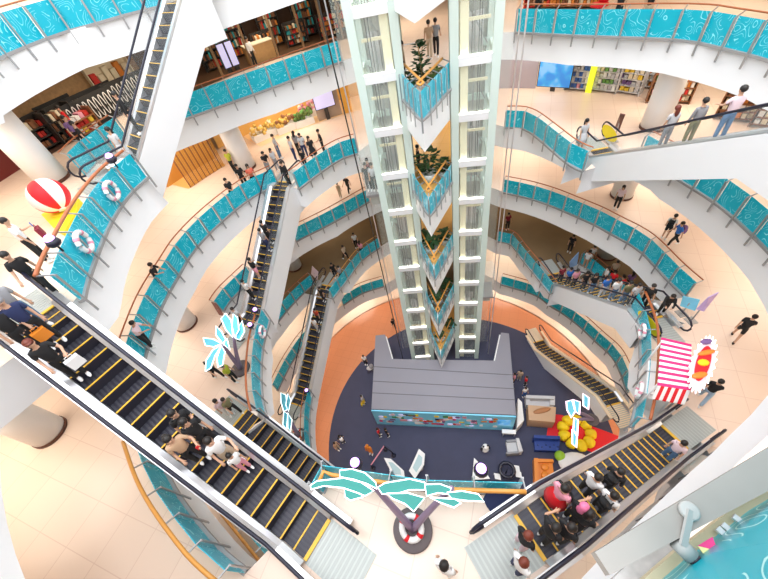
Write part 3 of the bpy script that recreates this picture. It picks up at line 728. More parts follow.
# C-D escalator riders
person((262, 222), 0, 'rider in black highest up on the upper left escalator', BLK, BLK, esc='CD', side=.25, face='up')
person((265, 232), 0, 'rider in grey shirt close behind the highest rider, upper left escalator', GRY, NVY, esc='CD', side=-.1, face='up')
person((249, 260), 0, 'rider in black top and crimson shorts, upper left escalator', BLK, PNK, esc='CD', side=.2, face='up', pose='hold', bottom='shorts')
person((242, 281), 0, 'rider in white T-shirt low on the upper left escalator', WHT, BLK, esc='CD', side=.25, face='up')
person((281, 163), ZC, 'person in black at the head of the upper left escalator', BLK, BLK, long=True, face=210)
# standing crowd
G1 = None
person((272, 136), ZC, 'person in grey shirt at the left of the standing crowd', LGR, DEN, face=100)
person((270, 150), ZC, 'person in pale top in front of the standing crowd by the escalator head', LGR, GRY, style='lhair', scale=.9)
person((288, 138), ZC, 'person in white top and navy trousers in the standing crowd', LGR, NVY, face=60)
person((293, 133), ZC, 'person in patterned grey top behind the crowd', GRY, BLK, style='lhair')
person((299, 135), ZC, 'person in blue trousers in the middle of the crowd', LGR, NVY, back=BLK)
person((300, 150), ZC, 'small person in black with pale cap before the crowd', BLK, BLK, scale=.85)
person((308, 138), ZC, 'person in black dress at the right of the crowd', BLK, BLK, style='lhair', bottom='skirt')
person((318, 131), ZC, 'person in black reaching out an arm, rightmost of the crowd', BLK, BLK, pose='hold', face=260)
person((261, 152), ZC, 'person in black leaning on the red rail left of the escalator head', BLK, GRY, pose='lean', face=150)
person((225, 151), ZC, 'person in yellow-green T-shirt by the golden slatted front', YGR, BLK, face=200)
person((236, 166), ZC, 'person in black T-shirt beside the yellow-green one', BLK, BLK, face=160)
person((247, 166), ZC, 'person in coral red T-shirt at the rail, left group', mat('coral_cloth', (.75, .16, .10), .8), BLK, style='lhair', face=160)
person((225, 180), ZC, 'person in black T-shirt with crossed arms at the red rail', BLK, BLK, pose='cross', face=150)
person((146, 265), ZC, 'person in black leaning over the long left parapet', BLK, BLK, pose='lean', face=100)
person((127, 324), ZC, 'person in lilac shirt leaning on the left rail by the big escalator', LPK, BLK, pose='lean', face=90)
# fourth gallery, left back
person((345, 176), ZD, 'person in black with a shoulder bag walking behind the left lift tower', BLK, BLK, pose='walk', face=220)
person((337, 184), ZD, 'small person in cream behind the left lift tower', BEI, BEI, scale=.8)
# fifth gallery (brown)
person((353, 234), ZE, 'person in white T-shirt and black trousers on the brown floor', WHT, BLK, face=180)
person((342, 246), ZE, 'person in grey T-shirt striding on the brown floor', BEI, BLK, pose='walk', face=140)
person((359, 242), ZE, 'person in pinkish top at the orange rail of the brown floor', PNK, BLK, style='lhair')
person((331, 264), ZE, 'person in black at the head of the middle escalator, left of a pair', BLK, BLK)
person((338, 267), ZE, 'person in dark shirt at the head of the middle escalator, right of a pair', GRY, BLK)
person((325, 290), 0, 'rider in black at the top of the lowest left escalator', BLK, BLK, esc='EF')
person((320, 311), 0, 'rider in red shirt on the lowest left escalator', mat('rust_cloth', (.5, .06, .03), .8), BLK, esc='EF')
person((317, 320), 0, 'rider in white behind the red shirt on the lowest left escalator', WHT, LGR, esc='EF')
# right, fourth gallery
person((417, 147), ZC, 'person in black standing left of the white bowl plant between the lift towers', BLK, BLK, face=100, long=True)
person((624, 187), ZD, 'person in white top and black trousers beside the round column on the right', LPK, BLK, style='lhair', face=230)
person((676, 216), ZD, 'person in white T-shirt and black shorts with black backpack', WHT, BLK, bottom='shorts', back=BLK, face=60)
person((684, 223), ZD, 'person in blue shirt and black trousers with purple backpack', BLU, BLK, back=PUR, face=290, pose='walk')
person((755, 317), ZD, 'person in black sports shirt and shorts striding at the right edge', BLK, BLK, bottom='shorts', pose='walk', face=60, shoe=BLK)
person((721, 382), ZD, 'person in black top and light blue jeans next to the candy stall', BLK, LDEN, pose='walk', face=60)
# third gallery, right
person((587, 121), ZC, 'person with long hair in pale dress near the yellow newel', LGR, LGR, style='lhair', bottom='skirt', face=170)
person((678, 114), 0, 'rider with auburn hair in grey top, lowest of three on the right', LGR, GRY, HBR, 'lhair', esc='BCr', side=0, face='down')
person((707, 104), 0, 'rider in grey hooded top and face mask, middle of three', GRY, OLV, esc='BCr', long=True, face='down', side=0)
person((744, 90), 0, 'rider in pink T-shirt and blue jeans, highest of three on the right', LPK, DEN, esc='BCr', pose='hold', face='down', side=0)
# queue escalator
q = [(562, 273, MAR, BLK), (570, 276, BLU, BLK), (576, 277, PNK, BLK), (587, 276, BLK, BLK), (607, 284, BLU, LGR), (618, 287, WHT, DEN), (629, 291, OLV, DEN), (638, 292, LGR, BLK), (596, 281, BLK, DEN)]
qn = ['maroon shirt first in the queue', 'blue shirt second in the queue', 'pink top third in the queue', 'black top with broad back, middle', 'royal blue jacket and pale trousers', 'white shirt behind the blue jacket', 'olive shirt near the top', 'grey top highest in the queue', 'black top between blue jacket and broad back']
for (u, v, a, b_), n in zip(q, qn): person((u, v), 0, 'rider in '+n+', packed escalator', a, b_, esc='DEr', face='up', style=random.choice(['hair', 'lhair']))
q = [(590, 252, WHT, TAN, 'white T-shirt, leftmost of a pair on the brown floor at right'), (595, 247, WHT, BEI, 'cream T-shirt, right of a pair on the brown floor at right'), (609, 268, WHT, BLK, 'white cap and shirt waiting on the brown floor'), (618, 262, BEI, BLK, 'beige shirt standing before the round column'),
     (616, 272, RED, BLK, 'red shirt waiting left on the brown floor'), (624, 277, RED, WHT, 'red shirt and white trousers waiting on the brown floor'), (634, 273, PUR, BLK, 'purple shirt waiting on the brown floor far right'), (574, 236, BLK, BLK, 'dark clothes alone on the far brown floor')]
for u, v, a, b_, n in q: person((u, v), ZE, 'person in '+n, a, b_, style=random.choice(['hair', 'cap', 'lhair']), hair=HBK)
person((654, 286), ZD, 'person in black at the head of the packed escalator by the parapet', BLK, BLK, face=220)
person((674, 293), ZD, 'person in black leaning by the yellow newel of the packed escalator', BLK, BLK, pose='lean', face=220, long=True)
person((509, 214), ZE, 'person in dark red next to the right lift tower on the brown floor', MAR, BLK)
# lower right escalator riders
person((528, 538), 0, 'rider with brown hair and black shirt near the foot plate, lower right escalator', BLK, LPK, HBR, esc='CDr', side=.2, face='down', pose='stand')
person((521, 562), 0, 'rider with auburn hair in white T-shirt with black strap, lower right escalator', WHT, NVY, HBR, esc='CDr', side=-.3, face='down')
person((557, 529), 0, 'rider in black T-shirt with yellow print on the lower right escalator', BLK, BLK, esc='CDr', side=-.25, face='down', pose='hold')
person((560, 482), 0, 'rider in bright floral pink and red dress on the lower right escalator', PNK, RED, esc='CDr', side=.3, face='down', bottom='skirt')
person((570, 489), 0, 'rider with black hair beside the floral dress, lower right escalator', BLK, BLK, esc='CDr', side=.15, face='down')
person((582, 508), 0, 'rider with pink hair in black clothes on the lower right escalator', BLK, BLK, HPK, esc='CDr', side=-.2, face='down', style='lhair')
person((592, 517), 0, 'rider with black bob bending over the right handrail, lower right escalator', BLK, BLK, esc='CDr', side=-.3, face='down', style='lhair', pose='hold')
person((596, 475), 0, 'rider in white shirt in the middle of the lower right escalator', WHT, BLK, esc='CDr', side=.2, face='down')
person((619, 469), 0, 'rider in black sweater with white collar, lower right escalator', BLK, BLK, esc='CDr', side=.2, face='down', long=True, back=BLK)
person((612, 495), 0, 'rider in white T-shirt with black harness bag, lower right escalator', WHT, BLK, esc='CDr', side=-.25, face='down', back=BLK)
person((575, 535), 0, 'rider in dark clothes at the outer rail of the lower right escalator', BLK, BLK, esc='CDr', side=-.3, face='down')
person((682, 442), 0, 'rider in pale pink T-shirt and jeans stepping off by the stall', LPK, DEN, esc='CDr', side=-.15, face='up')
person((444, 566), ZC, 'person in white sleeve at the bottom edge by the landing plate', WHT, WHT, face=40)
# event floor
person((363, 356), ZG, 'person in white T-shirt pushing a stroller at the carpet edge', WHT, BLK)
person((361, 396), ZG, 'person in pale top with a yellow bag on the navy carpet', LGR, YELW, bag=YELW)
person((392, 319), ZG, 'person in black on the terracotta floor beside the left lift tower', BLK, BLK, pose='walk')
person((339, 436), ZG, 'person in black, right of a pair at the left carpet edge', BLK, BLK, back=WHT)
person((334, 443), ZG, 'person in beige, left of a pair at the left carpet edge', TAN, BEI)
person((377, 429), ZG, 'person in red top in front of the blue board', RED, BLK)
person((385, 429), ZG, 'person in black with white collar in front of the blue board', BLK, BLK)
person((515, 374), ZG, 'person in crimson top right of the grey booth roof', PNK, BLK)
person((521, 371), ZG, 'person in cream top right of the grey booth roof', BEI, BEI)
person((527, 377), ZG, 'person in black and red beside the grey booth roof', RED, BLK)
person((526, 388), ZG, 'person in white top and blue trousers behind the grey sofa', WHT, BLU)
# riders in the glass car
for i, (dx, dy, c, n) in enumerate(((-.2, .3, BLK, 'black shirt'), (-.12, .75, MAR, 'maroon shirt'), (.15, .2, LGR, 'grey shirt'))):
    w_ = pL(cL+dx, dy+.2, -10.9); person((0, 0), 0, 'person in %s inside the glass lift car' % n, c, BLK, loc=(w_.x, w_.y, w_.z), face=190)

# ---------------------------------------------------------------- lifebuoys, lamps, ball
def on_ledge(key, px, dz):
    k, pl = LED[key]; best = None; f = resample(smooth(pl), .1); nn = normals(f)
    for p, n in zip(f, nn):
        q = Vector((p.x-n.x*.16, p.y-n.y*.16, ZL[k]+dz)); u = prj(q); d = math.hypot(u[0]-px[0], u[1]-px[1])
        if best is None or d < best[0]: best = (d, q, n)
    return best[1], best[2]
def buoy(px, key, label, dz=.62, R=.3):
    q, n = on_ledge(key, px, dz); N = Vector((n.x, n.y, 0)); Tn = Vector((-n.y, n.x, 0)); U = Vector((0, 0, 1))
    t = thing('lifebuoy', label, 'lifebuoy', q, 'lifebuoys hung on the parapets')
    mb = MB(); mb.tube([q+(Tn*math.cos(a)+U*math.sin(a))*R for a in [2*math.pi*i/24 for i in range(24)]], .08, WHT, 8, closed=True); mb.obj('ring', t)
    for j in range(4):
        a0 = math.pi/4+j*math.pi/2; mb = MB(); mb.tube([q+(Tn*math.cos(a)+U*math.sin(a))*R for a in [a0-.16+.08*i for i in range(5)]], .085, PNK, 8); mb.obj('band', t)
buoy((117, 194), 'B_ball', 'white lifebuoy with pink bands on the parapet, nearer the topmost escalator foot')
buoy((88, 244), 'B_ball', 'white lifebuoy with pink bands on the parapet, below the beach ball')
buoy((267, 333), 'D_palm', 'white lifebuoy on the parapet beside the glowing blue palm')
buoy((639, 332), 'D_candy', 'white lifebuoy on the right parapet near the yellow newel')
buoy((643, 391), 'D_candy', 'white lifebuoy on the right parapet near the stall front')
def stage(p, label, r=.12):
    t = thing('stage_light', label, 'spotlight', p, 'purple spotlights on the rails')
    mb = MB(); mb.lathe(p, [(.13, -.08), (.18, .0), (.14, .12)], BLACKR, 12); mb.tube([p+Vector((0, 0, -.3)), p], .03, BLACKR); mb.obj('housing', t)
    mb = MB(); mb.ball(p+Vector((0, 0, .14)), r, PURP, 12); mb.obj('lens', t, 'glowing purple lens')
for px, k, dz, lb in (((112, 160), B, 1.45, 'glowing purple spotlight at the foot of the topmost escalator'), ((54, 243), B, 1.45, 'glowing purple spotlight on the rail below the beach ball'),
                      ((256, 311), D, 1.45, 'glowing purple spotlight at the foot of the upper left escalator'), ((251, 326), D, 1.45, 'glowing lilac spotlight at the top of the blue palm parapet'),
                      ((356, 464), C, 1.45, 'glowing white spotlight left behind the big green palm'), ((481, 470), C, 1.5, 'glowing white spotlight right behind the big green palm'),
                      ((307, 391), Fl, 1.45, 'glowing spotlight at the foot of the lowest left escalator')):
    stage(at(px[0], px[1], ZL[k]+dz), lb)
# beach ball
c = at(49, 196, ZB+.85); t = thing('beach_ball', 'giant red and white striped beach ball resting on a yellow stand', 'ball', (c.x, c.y, ZB+.2))
mb = MB(); n = 48; k_ = 24; R = .62; M = Matrix.Rotation(.75, 3, Vector((-.76, -.65, 0))); vs = []
for i in range(k_+1):
    for j in range(n): th = math.pi*i/k_; ph = 2*math.pi*j/n; vs.append(c+M @ Vector((math.sin(th)*math.cos(ph), math.sin(th)*math.sin(ph), -math.cos(th)))*R)
for m_, sel in ((RED, 0), (WHT, 1)):
    mb.add(vs, [(i*n+j, i*n+(j+1) % n, (i+1)*n+(j+1) % n, (i+1)*n+j) for i in range(k_) for j in range(n) if (j//6) % 2 == sel], m_, True)
mb.obj('striped_skin', t)
mb = MB(); mb.ball(c+M @ Vector((0, 0, -R*.985)), (.14, .14, .05), WHT, 10, M); mb.obj('end_cap', t)
yp = [at(u, v, ZB).xy for u, v in ((46, 219), (60, 211), (83, 203), (81, 216), (68, 238), (58, 232))]
mb = MB(); mb.prism([(p.x, p.y) for p in yp], ZB, ZB+.22, YELW); cc = sum((Vector(p) for p in yp), Vector((0, 0)))/6
mb.lathe((c.x, c.y, ZB), [(.5, 0), (.46, .24), (.4, .28)], YELW, 24); o = mb.obj('ball_stand'); tag(o, 'bright yellow stand beneath the giant beach ball', 'stand')

# ---------------------------------------------------------------- palm cut-outs
def inset_tube(mb, pl, r, m): mb.tube(pl, r, m, 6, closed=True)
def palm(label, k, base, disc_r, trunks, fronds, zc, mleaf, mneon, nr=.03, ring=None, seed=1):
    rnd = random.Random(seed); z = ZL[k]; b = at(base[0], base[1], z)
    t = thing('palm_display', label, 'palm display', b)
    mb = MB(); mb.lathe(b, [(disc_r, 0), (disc_r, .10), (disc_r-.03, .12)], DISC, 40); mb.obj('base_disc', t)
    for (u, v) in trunks:
        e = at(u, v, z+zc-.1); mb = MB(); path = [b+Vector((0, 0, .1))+(e-b-Vector((0, 0, .1)))*s+Vector((0, 0, .12*math.sin(math.pi*s))) for s in [i/8 for i in range(9)]]
        mb.tube(path, [(.16-.07*i/8)*(.62 if k == C else .8) for i in range(9)], TRUNK, 8); mb.obj('trunk', t)
    for pl in fronds:
        dz = rnd.uniform(-.12, .12); q = [at(u, v, z+zc+dz+.05*math.sin(i*2.1)) for i, (u, v) in enumerate(pl)]
        mb = MB(); mb.plate([Vector((p.x, p.y, z+zc+dz)) for p in q], (0, 0, 1), .05, mleaf); fo = mb.obj('frond', t)
        mb = MB(); inset_tube(mb, [Vector((p.x, p.y, z+zc+dz+.05)) for p in q], nr, mneon); mb.obj('neon_edge', fo)
    if ring:
        R = ring; mb = MB(); c = b+Vector((0, 0, .35)); mb.tube([c+Vector((R*math.cos(a), R*math.sin(a), .12*math.sin(a))) for a in [2*math.pi*i/28 for i in range(28)]], .075, WHT, 8, closed=True); o = mb.obj('lifebuoy')
        tag(o, 'white lifebuoy with red bands around the base of the green palm' if k == C else 'lifebuoy around the foot of the small palm, %s gallery' % LEV[k], 'lifebuoy')
        for j in range(4):
            a0 = .6+j*math.pi/2; mb = MB(); mb.tube([c+Vector((R*math.cos(a), R*math.sin(a), .12*math.sin(a))) for a in [a0+.09*i for i in range(5)]], .082, RED, 8); mb.obj('band', o)
palm('big green palm cut-out with white neon edges standing in front of the orange rail', C, (413, 530), .5, [(372, 484), (452, 488)],
     [[(340, 471), (352, 469), (366, 474), (376, 483), (377, 489), (368, 485), (354, 480), (340, 477)],
      [(311, 486), (317, 481), (345, 479), (362, 483), (374, 491), (366, 497), (357, 493), (343, 488), (325, 487), (312, 490)],
      [(345, 489), (360, 493), (364, 498), (351, 501), (345, 497)],
      [(378, 488), (385, 483), (410, 480), (425, 483), (425, 490), (410, 491), (395, 495), (382, 494)],
      [(387, 494), (408, 493), (425, 499), (414, 512), (405, 504), (394, 500)],
      [(425, 485), (440, 484), (451, 489), (450, 495), (438, 493), (427, 497)],
      [(447, 493), (462, 491), (478, 495), (484, 502), (468, 501), (452, 500)],
      [(430, 498), (455, 499), (461, 504), (454, 508), (441, 503)]], 2.7, PALM, NEON, .012, .24, 1)
palm('glowing blue palm cut-out with white neon edges on the left, fourth gallery', D, (241, 369), .5, [(223, 345), (234, 338)],
     [[(233, 338), (226, 330), (222, 320), (226, 314), (231, 320), (233, 328)], [(235, 338), (232, 326), (234, 315), (238, 318), (239, 330)], [(236, 339), (238, 328), (243, 322), (245, 332), (240, 340)],
      [(222, 344), (213, 339), (204, 339), (206, 346), (214, 347)], [(222, 346), (213, 350), (207, 362), (206, 372), (211, 368), (216, 357)], [(222, 346), (217, 358), (219, 368), (223, 366), (225, 352)],
      [(223, 344), (216, 335), (217, 327), (222, 332), (226, 340)], [(224, 345), (230, 350), (228, 340)]], 2.9, PALMB, NEON, .022, None, 2)
palm('small glowing pale palm at the foot of the lowest left escalator', Fl, (299, 436), .55, [(286, 410), (288, 420)],
     [[(281, 393), (286, 395), (288, 410), (284, 412), (281, 402)], [(288, 394), (291, 400), (289, 412), (286, 405)], [(284, 412), (288, 414), (287, 430), (283, 425)], [(288, 413), (292, 420), (291, 432), (288, 428)], [(286, 428), (290, 433), (288, 446), (285, 440)]], 2.4, PALMB, NEON, .028, .3, 3)
palm('pink-white neon palm at the top of the lowest right escalator', Fl, (592, 420), .4, [(578, 412), (574, 420)],
     [[(566, 402), (572, 400), (575, 412), (571, 418), (567, 410)], [(573, 400), (580, 402), (579, 415), (575, 412)], [(583, 394), (589, 398), (588, 410), (583, 406)], [(574, 418), (578, 420), (577, 436), (573, 430)], [(572, 430), (577, 436), (576, 448), (572, 444)]], 2.4, PALMB, NEONP, .045, None, 4)

# ---------------------------------------------------------------- candy stall
z = ZD; t = thing('candy_stall', 'market stall with red and white striped roof beside the right parapet', 'stall', at(672, 385, z))
ro = [at(u, v, z+2.35) for u, v in ((661, 338), (691, 345), (690, 391), (657, 386))]
gr = [Vector((p.x, p.y, z)) for p in [at(u, v, z+2.35) for u, v in ((662, 342), (688, 348), (686, 386), (660, 382))]]
mb = MB(); n = 17
for i in range(n):
    a = ro[0].lerp(ro[3], i/n); b = ro[1].lerp(ro[2], i/n); c = ro[1].lerp(ro[2], (i+1)/n); d = ro[0].lerp(ro[3], (i+1)/n)
    mb.plate([a, b, c, d], (0, 0, 1), .05, MAG if i % 2 == 0 else WHT)
mb.obj('striped_roof', t)
vl = [at(u, v, z+1.9) for u, v in ((651, 399), (684, 405))]; mb = MB(); n = 9
for i in range(n):
    a = ro[3].lerp(ro[2], i/n); b = ro[3].lerp(ro[2], (i+1)/n); c = vl[0].lerp(vl[1], (i+1)/n); d = vl[0].lerp(vl[1], i/n)
    mb.plate([a, b, c, d], (0, 0, 1), .04, RED if i % 2 else WHT)
mb.obj('striped_awning', t)
mb = MB(); mb.prism([(p.x, p.y) for p in gr][::-1], z, z+1.0, WHT); mb.obj('counter', t)
for p in gr: mb = MB(); mb.tube([p, p+Vector((0, 0, 2.35))], .04, WHT, 8); mb.obj('pole', t)
# sunburst sign
c = at(702, 364, z+2.6); ax = at(711, 336, z+2.6)-at(693, 393, z+2.6); Lh = ax.length/2; ax.normalize(); ay = Vector((-ax.y, ax.x, 0)); ol = []; ol2 = []
for i in range(44):
    a = 2*math.pi*i/44; k_ = 1. if i % 2 else .78; ol.append(c+ax*Lh*k_*math.cos(a)+ay*.34*k_*math.sin(a)); ol2.append(c+ax*Lh*.6*math.cos(a)+ay*.19*math.sin(a))
t = thing('sunburst_sign', 'spiky white neon sign with orange-red centre above the candy stall side', 'sign', (c.x, c.y, z))
mb = MB(); mb.plate(ol, (0, 0, 1), .06, LPK); mb.obj('panel', t)
mb = MB(); mb.tube([p+Vector((0, 0, .07)) for p in ol], .02, NEON, 5, closed=True); mb.obj('neon_edge', t)
mb = MB(); mb.plate([p+Vector((0, 0, .06)) for p in ol2], (0, 0, 1), .03, RED); mb.ball(c+ax*.5+Vector((0, 0, .1)), (.35, .1, .05), ORG, 10); mb.ball(c-ax*.6+Vector((0, 0, .1)), (.3, .12, .05), ORG, 10); mb.ball(c+ax*1.0+ay*.1+Vector((0, 0, .1)), (.22, .12, .05), PUR, 10)
mb.ball(c+Vector((0, 0, .1)), (.2, .14, .06), YELW, 10); mb.obj('painted_centre', t)
for s_ in (-.6, .6): mb = MB(); q = c+ax*Lh*s_; mb.tube([(q.x, q.y, z), (q.x, q.y, z+2.6)], .04, STEEL, 8); mb.obj('pole', t)
# pink and blue placards
def placard(pxs, k, zc, m, label, th=.04, name='placard'):
    q = [at(u, v, ZL[k]+zc[i]) for i, (u, v) in enumerate(pxs)]; t = thing(name, label, 'sign', (q[0].x, q[0].y, ZL[k]))
    nrm = (q[1]-q[0]).cross(q[2]-q[0]); mb = MB(); mb.plate(q, nrm, th, m); mb.obj('board', t)
    mb = MB(); c = sum(q, Vector())/len(q); mb.tube([(c.x, c.y, ZL[k]), c], .03, STEEL, 6); mb.box((c.x, c.y, ZL[k]+.02), (.4, .4, .04), STEEL); mb.obj('stand', t)
placard([(703, 311), (718, 292), (708, 297), (696, 309)], D, (.9, 1.9, 1.9, .9), mat('lilac_board', (.62, .45, .85)), 'lilac placard at the end of the right parapet, fourth gallery')
placard([(683, 296), (700, 300), (695, 311), (680, 306)], D, (1.1, 1.1, .5, .5), BLUEW, 'light blue placard beside the lilac one by the packed escalator')
placard([(570, 262), (579, 252), (577, 265), (570, 268)], E, (1.5, 1.5, .6, .6), mat('pale_blue_board', (.30, .50, .85)), 'tilted pale blue board by the rail on the brown floor')
placard([(615, 127), (620, 114), (625, 115), (619, 131)], C, (.3, 1.8, 1.8, .3), mat('dark_red_poster', (.18, .06, .04)), 'dark red poster stand behind the yellow newel')
placard([(211, 302), (216, 304), (224, 316), (219, 315)], D, (1.5, 1.5, .6, .6), mat('brown_poster', (.25, .10, .08)), 'small brown poster stand above the blue palm')
placard([(312, 266), (318, 272), (317, 280), (311, 274)], E, (1.5, 1.5, .7, .7), LPK, 'pale tilted board at the head of the middle escalator')

# ---------------------------------------------------------------- event booth and carpet things
g = ZG; rp = [at(u, v, g+2.9) for u, v in ((371.4, 409), (516, 415), (509, 333.5), (501, 332.5), (495, 360.6), (392, 359), (385, 334.5), (375.5, 335.5))]
t = thing('event_booth', 'large U-shaped event booth with flat grey roof and light blue front board', 'booth', (rp[0].x, rp[0].y, g))
pl = [(p.x, p.y) for p in rp][::-1]
mb = MB(); mb.prism(pl[::-1] if False else pl, g+2.78, g+2.9, ROOFG); mb.obj('roof', t)
for f_ in (.26, .46, .72):
    a = rp[0].lerp(at(374, 352, g+2.9), f_); b = rp[1].lerp(at(513, 361, g+2.9), f_); mb = MB(); mb.bar(a+Vector((0, 0, .01)), b+Vector((0, 0, .01)), .05, .03, mat('seam_grey', (.13, .13, .15))); mb.obj('roof_seam', t)
mb = MB(); ins = [(p[0]+(c_[0]-p[0])*.03, p[1]+(c_[1]-p[1])*.03) for p, c_ in ((p, (3, 13)) for p in pl)]; mb.prism(ins, g+.03, g+2.78, WHT); mb.obj('wall', t)
fa = Vector((rp[0].x, rp[0].y, 0)); fb = Vector((rp[1].x, rp[1].y, 0)); fd = (fb-fa).normalized(); fn = Vector((fd.y, -fd.x, 0))
mb = MB(); mb.bar(fa+fn*.1+Vector((0, 0, g+1.48)), fb+fn*.1+Vector((0, 0, g+1.48)), .1, 2.8, BLUEW, side=fn); bo = mb.obj('front_board', t, 'light blue board covered in small coloured logos')
rnd = random.Random(5); Lf = (fb-fa).length; pal = [RED, YELW, WHT, ORG, GRN, NVY, PNK, LPK, PUR, MAG, OLV, SCRL]
for i in range(76):
    s = .3+(Lf-1.6)*rnd.random(); zz = g+.55+2.0*(i % 4+.3+.4*rnd.random())/4; w_ = rnd.uniform(.25, .62); p = fa+fn*.16+fd*s+Vector((0, 0, zz)); m_ = rnd.choice(pal); mb = MB()
    if rnd.random() < .5: mb.bar(p-fd*w_/2, p+fd*w_/2, .02, rnd.uniform(.2, .42), m_, side=fn)
    else: mb.ball(p, (w_*.45, .02, .2), m_, 10, Matrix.Rotation(math.atan2(fd.y, fd.x), 3, 'Z'))
    mb.obj('logo_patch', bo)
mb = MB(); p = fa+fn*.16+fd*(Lf-.75)+Vector((0, 0, g+1.7)); mb.bar(p-fd*.45, p+fd*.45, .03, 1.0, SCRB, side=fn); mb.obj('screen', bo)
def furn(name, label, cat): return thing(name, label, cat, at(0, 0, g) if False else (0, 0, 0))
def quad(pxs, zc): return [at(u, v, zc) for u, v in pxs]
def block(mb, pxs, z0, z1, m): q = quad(pxs, z1); mb.prism([(p.x, p.y) for p in q][::-1] if poly_cw(q) else [(p.x, p.y) for p in q], z0, z1, m)
def poly_cw(q): return sum((b.x-a.x)*(b.y+a.y) for a, b in zip(q, q[1:]+q[:1])) > 0
f0 = g+.03
t = thing('sofa', 'grey two seat sofa right of the grey booth roof', 'sofa', at(540, 400, g)); mb = MB(); block(mb, ((527, 401), (553, 401), (553, 407), (527, 407)), f0, f0+.5, LGR); mb.obj('seat', t)
mb = MB(); block(mb, ((526, 395), (554, 396), (554, 399), (526, 398)), f0, f0+1.0, LGR); mb.obj('backrest', t)
for a, b in ((526, 530), (550, 555)): mb = MB(); block(mb, ((a, 396), (b, 396), (b, 405), (a, 405)), f0, f0+.75, LGR); mb.obj('armrest', t)
t = thing('storage_box', 'tan brown box with a rounded grip in front of the grey sofa', 'box', at(541, 418, g)); mb = MB(); block(mb, ((528, 405), (556, 407), (555, 422), (529, 420)), f0, f0+1.3, TAN); mb.obj('body', t)
mb = MB(); c = at(542, 410.5, f0+1.35); mb.ball(c, (.7, .2, .08), mat('brown_grip', (.42, .18, .07)), 12); mb.obj('grip', t)
BENCH = cm('bench_blue', (.015, .05, .26), .5)
t = thing('tufted_bench', 'navy blue tufted bench between red mat and orange sofa', 'bench', at(547, 445, g)); mb = MB(); block(mb, ((534, 437), (560, 438), (559, 451), (535, 450)), f0, f0+.45, BENCH); mb.obj('seat', t)
mb = MB(); block(mb, ((534, 435), (560, 436), (560, 439), (534, 438)), f0, f0+1.0, BENCH); mb.obj('backrest', t)
for i in range(6): mb = MB(); mb.ball(at(538+i*4, 445+(i % 2)*2, f0+.46), .06, NVY, 6); mb.obj('button', t)
t = thing('leather_sofa', 'orange leather sofa with cushions on the navy carpet', 'sofa', at(543, 470, g)); mb = MB(); block(mb, ((535, 458.5), (552, 459), (555, 482), (536, 487)), f0, f0+.42, ORG); mb.obj('seat', t)
mb = MB(); block(mb, ((534, 458), (538, 458), (539, 487), (535, 488)), f0, f0+.8, ORG); mb.obj('backrest', t)
for v in (460, 483): mb = MB(); block(mb, ((535, v-1), (553, v-1), (554, v+2), (536, v+2)), f0, f0+.65, ORG); mb.obj('armrest', t)
for v in (467, 475): mb = MB(); mb.ball(at(545, v, f0+.52), (.3, .25, .1), ORG, 10); mb.obj('cushion', t)
t = thing('armchair', 'light grey armchair alone in the middle of the navy carpet', 'armchair', at(513, 447, g)); mb = MB(); block(mb, ((506, 442), (518, 440), (521, 451), (508, 453)), f0, f0+.42, LGR); mb.obj('seat', t)
mb = MB(); block(mb, ((516, 438), (519, 438), (523, 451), (519, 452)), f0, f0+.85, LGR); mb.obj('backrest', t)
for v in (440, 452): mb = MB(); block(mb, ((506, v), (519, v-1), (520, v+1), (507, v+2)), f0, f0+.6, GRY); mb.obj('armrest', t)
mb = MB(); c = at(575, 463, f0+.4); mb.ball(c, (1.15, .75, .42), WHT, 20, Matrix.Rotation(-.2, 3, 'Z')); o = mb.obj('bean_bag'); tag(o, 'large round cream bean bag next to the orange sofa', 'bean bag')
mb = MB(); c = at(560, 456, f0+.45); mb.ball(c, .38, mat('lime_green', (.30, .55, .04)), 14); mb.lathe((c.x, c.y, f0), [(.18, 0), (.22, .25)], POTW, 12); o = mb.obj('round_shrub'); tag(o, 'small lime green ball shrub beside the orange sofa', 'plant')
mb = MB(); q = quad(((550, 413.7), (562, 415), (597, 428), (620, 436.5), (599, 454.5), (589, 451), (560, 440), (546.5, 436)), f0+.05); mb.prism([(p.x, p.y) for p in q][::-1] if poly_cw(q) else [(p.x, p.y) for p in q], f0, f0+.05, RED); o = mb.obj('red_mat'); tag(o, 'bright red mat under the yellow flower', 'mat')
c = at(576.5, 432.5, f0+.4); t = thing('inflatable_flower', 'big yellow ring shaped inflatable flower with red centre', 'inflatable', (c.x, c.y, f0+.05)); rr_ = (at(596, 432.5, f0+.4)-c).length
for i in range(9):
    a0 = 2*math.pi*i/9; mb = MB(); path = [c+Vector((math.cos(a), math.sin(a), 0))*rr_*.68 for a in [a0+.03+(2*math.pi/9-.06)*j/6 for j in range(7)]]
    mb.tube(path, [rr_*.2, rr_*.29, rr_*.32, rr_*.33, rr_*.32, rr_*.29, rr_*.2], YELW, 12); mb.obj('petal', t)
mb = MB(); mb.ball(c+Vector((0, 0, .05)), (rr_*.44, rr_*.44, .3), RED, 20); mb.obj('centre', t, 'red round centre')
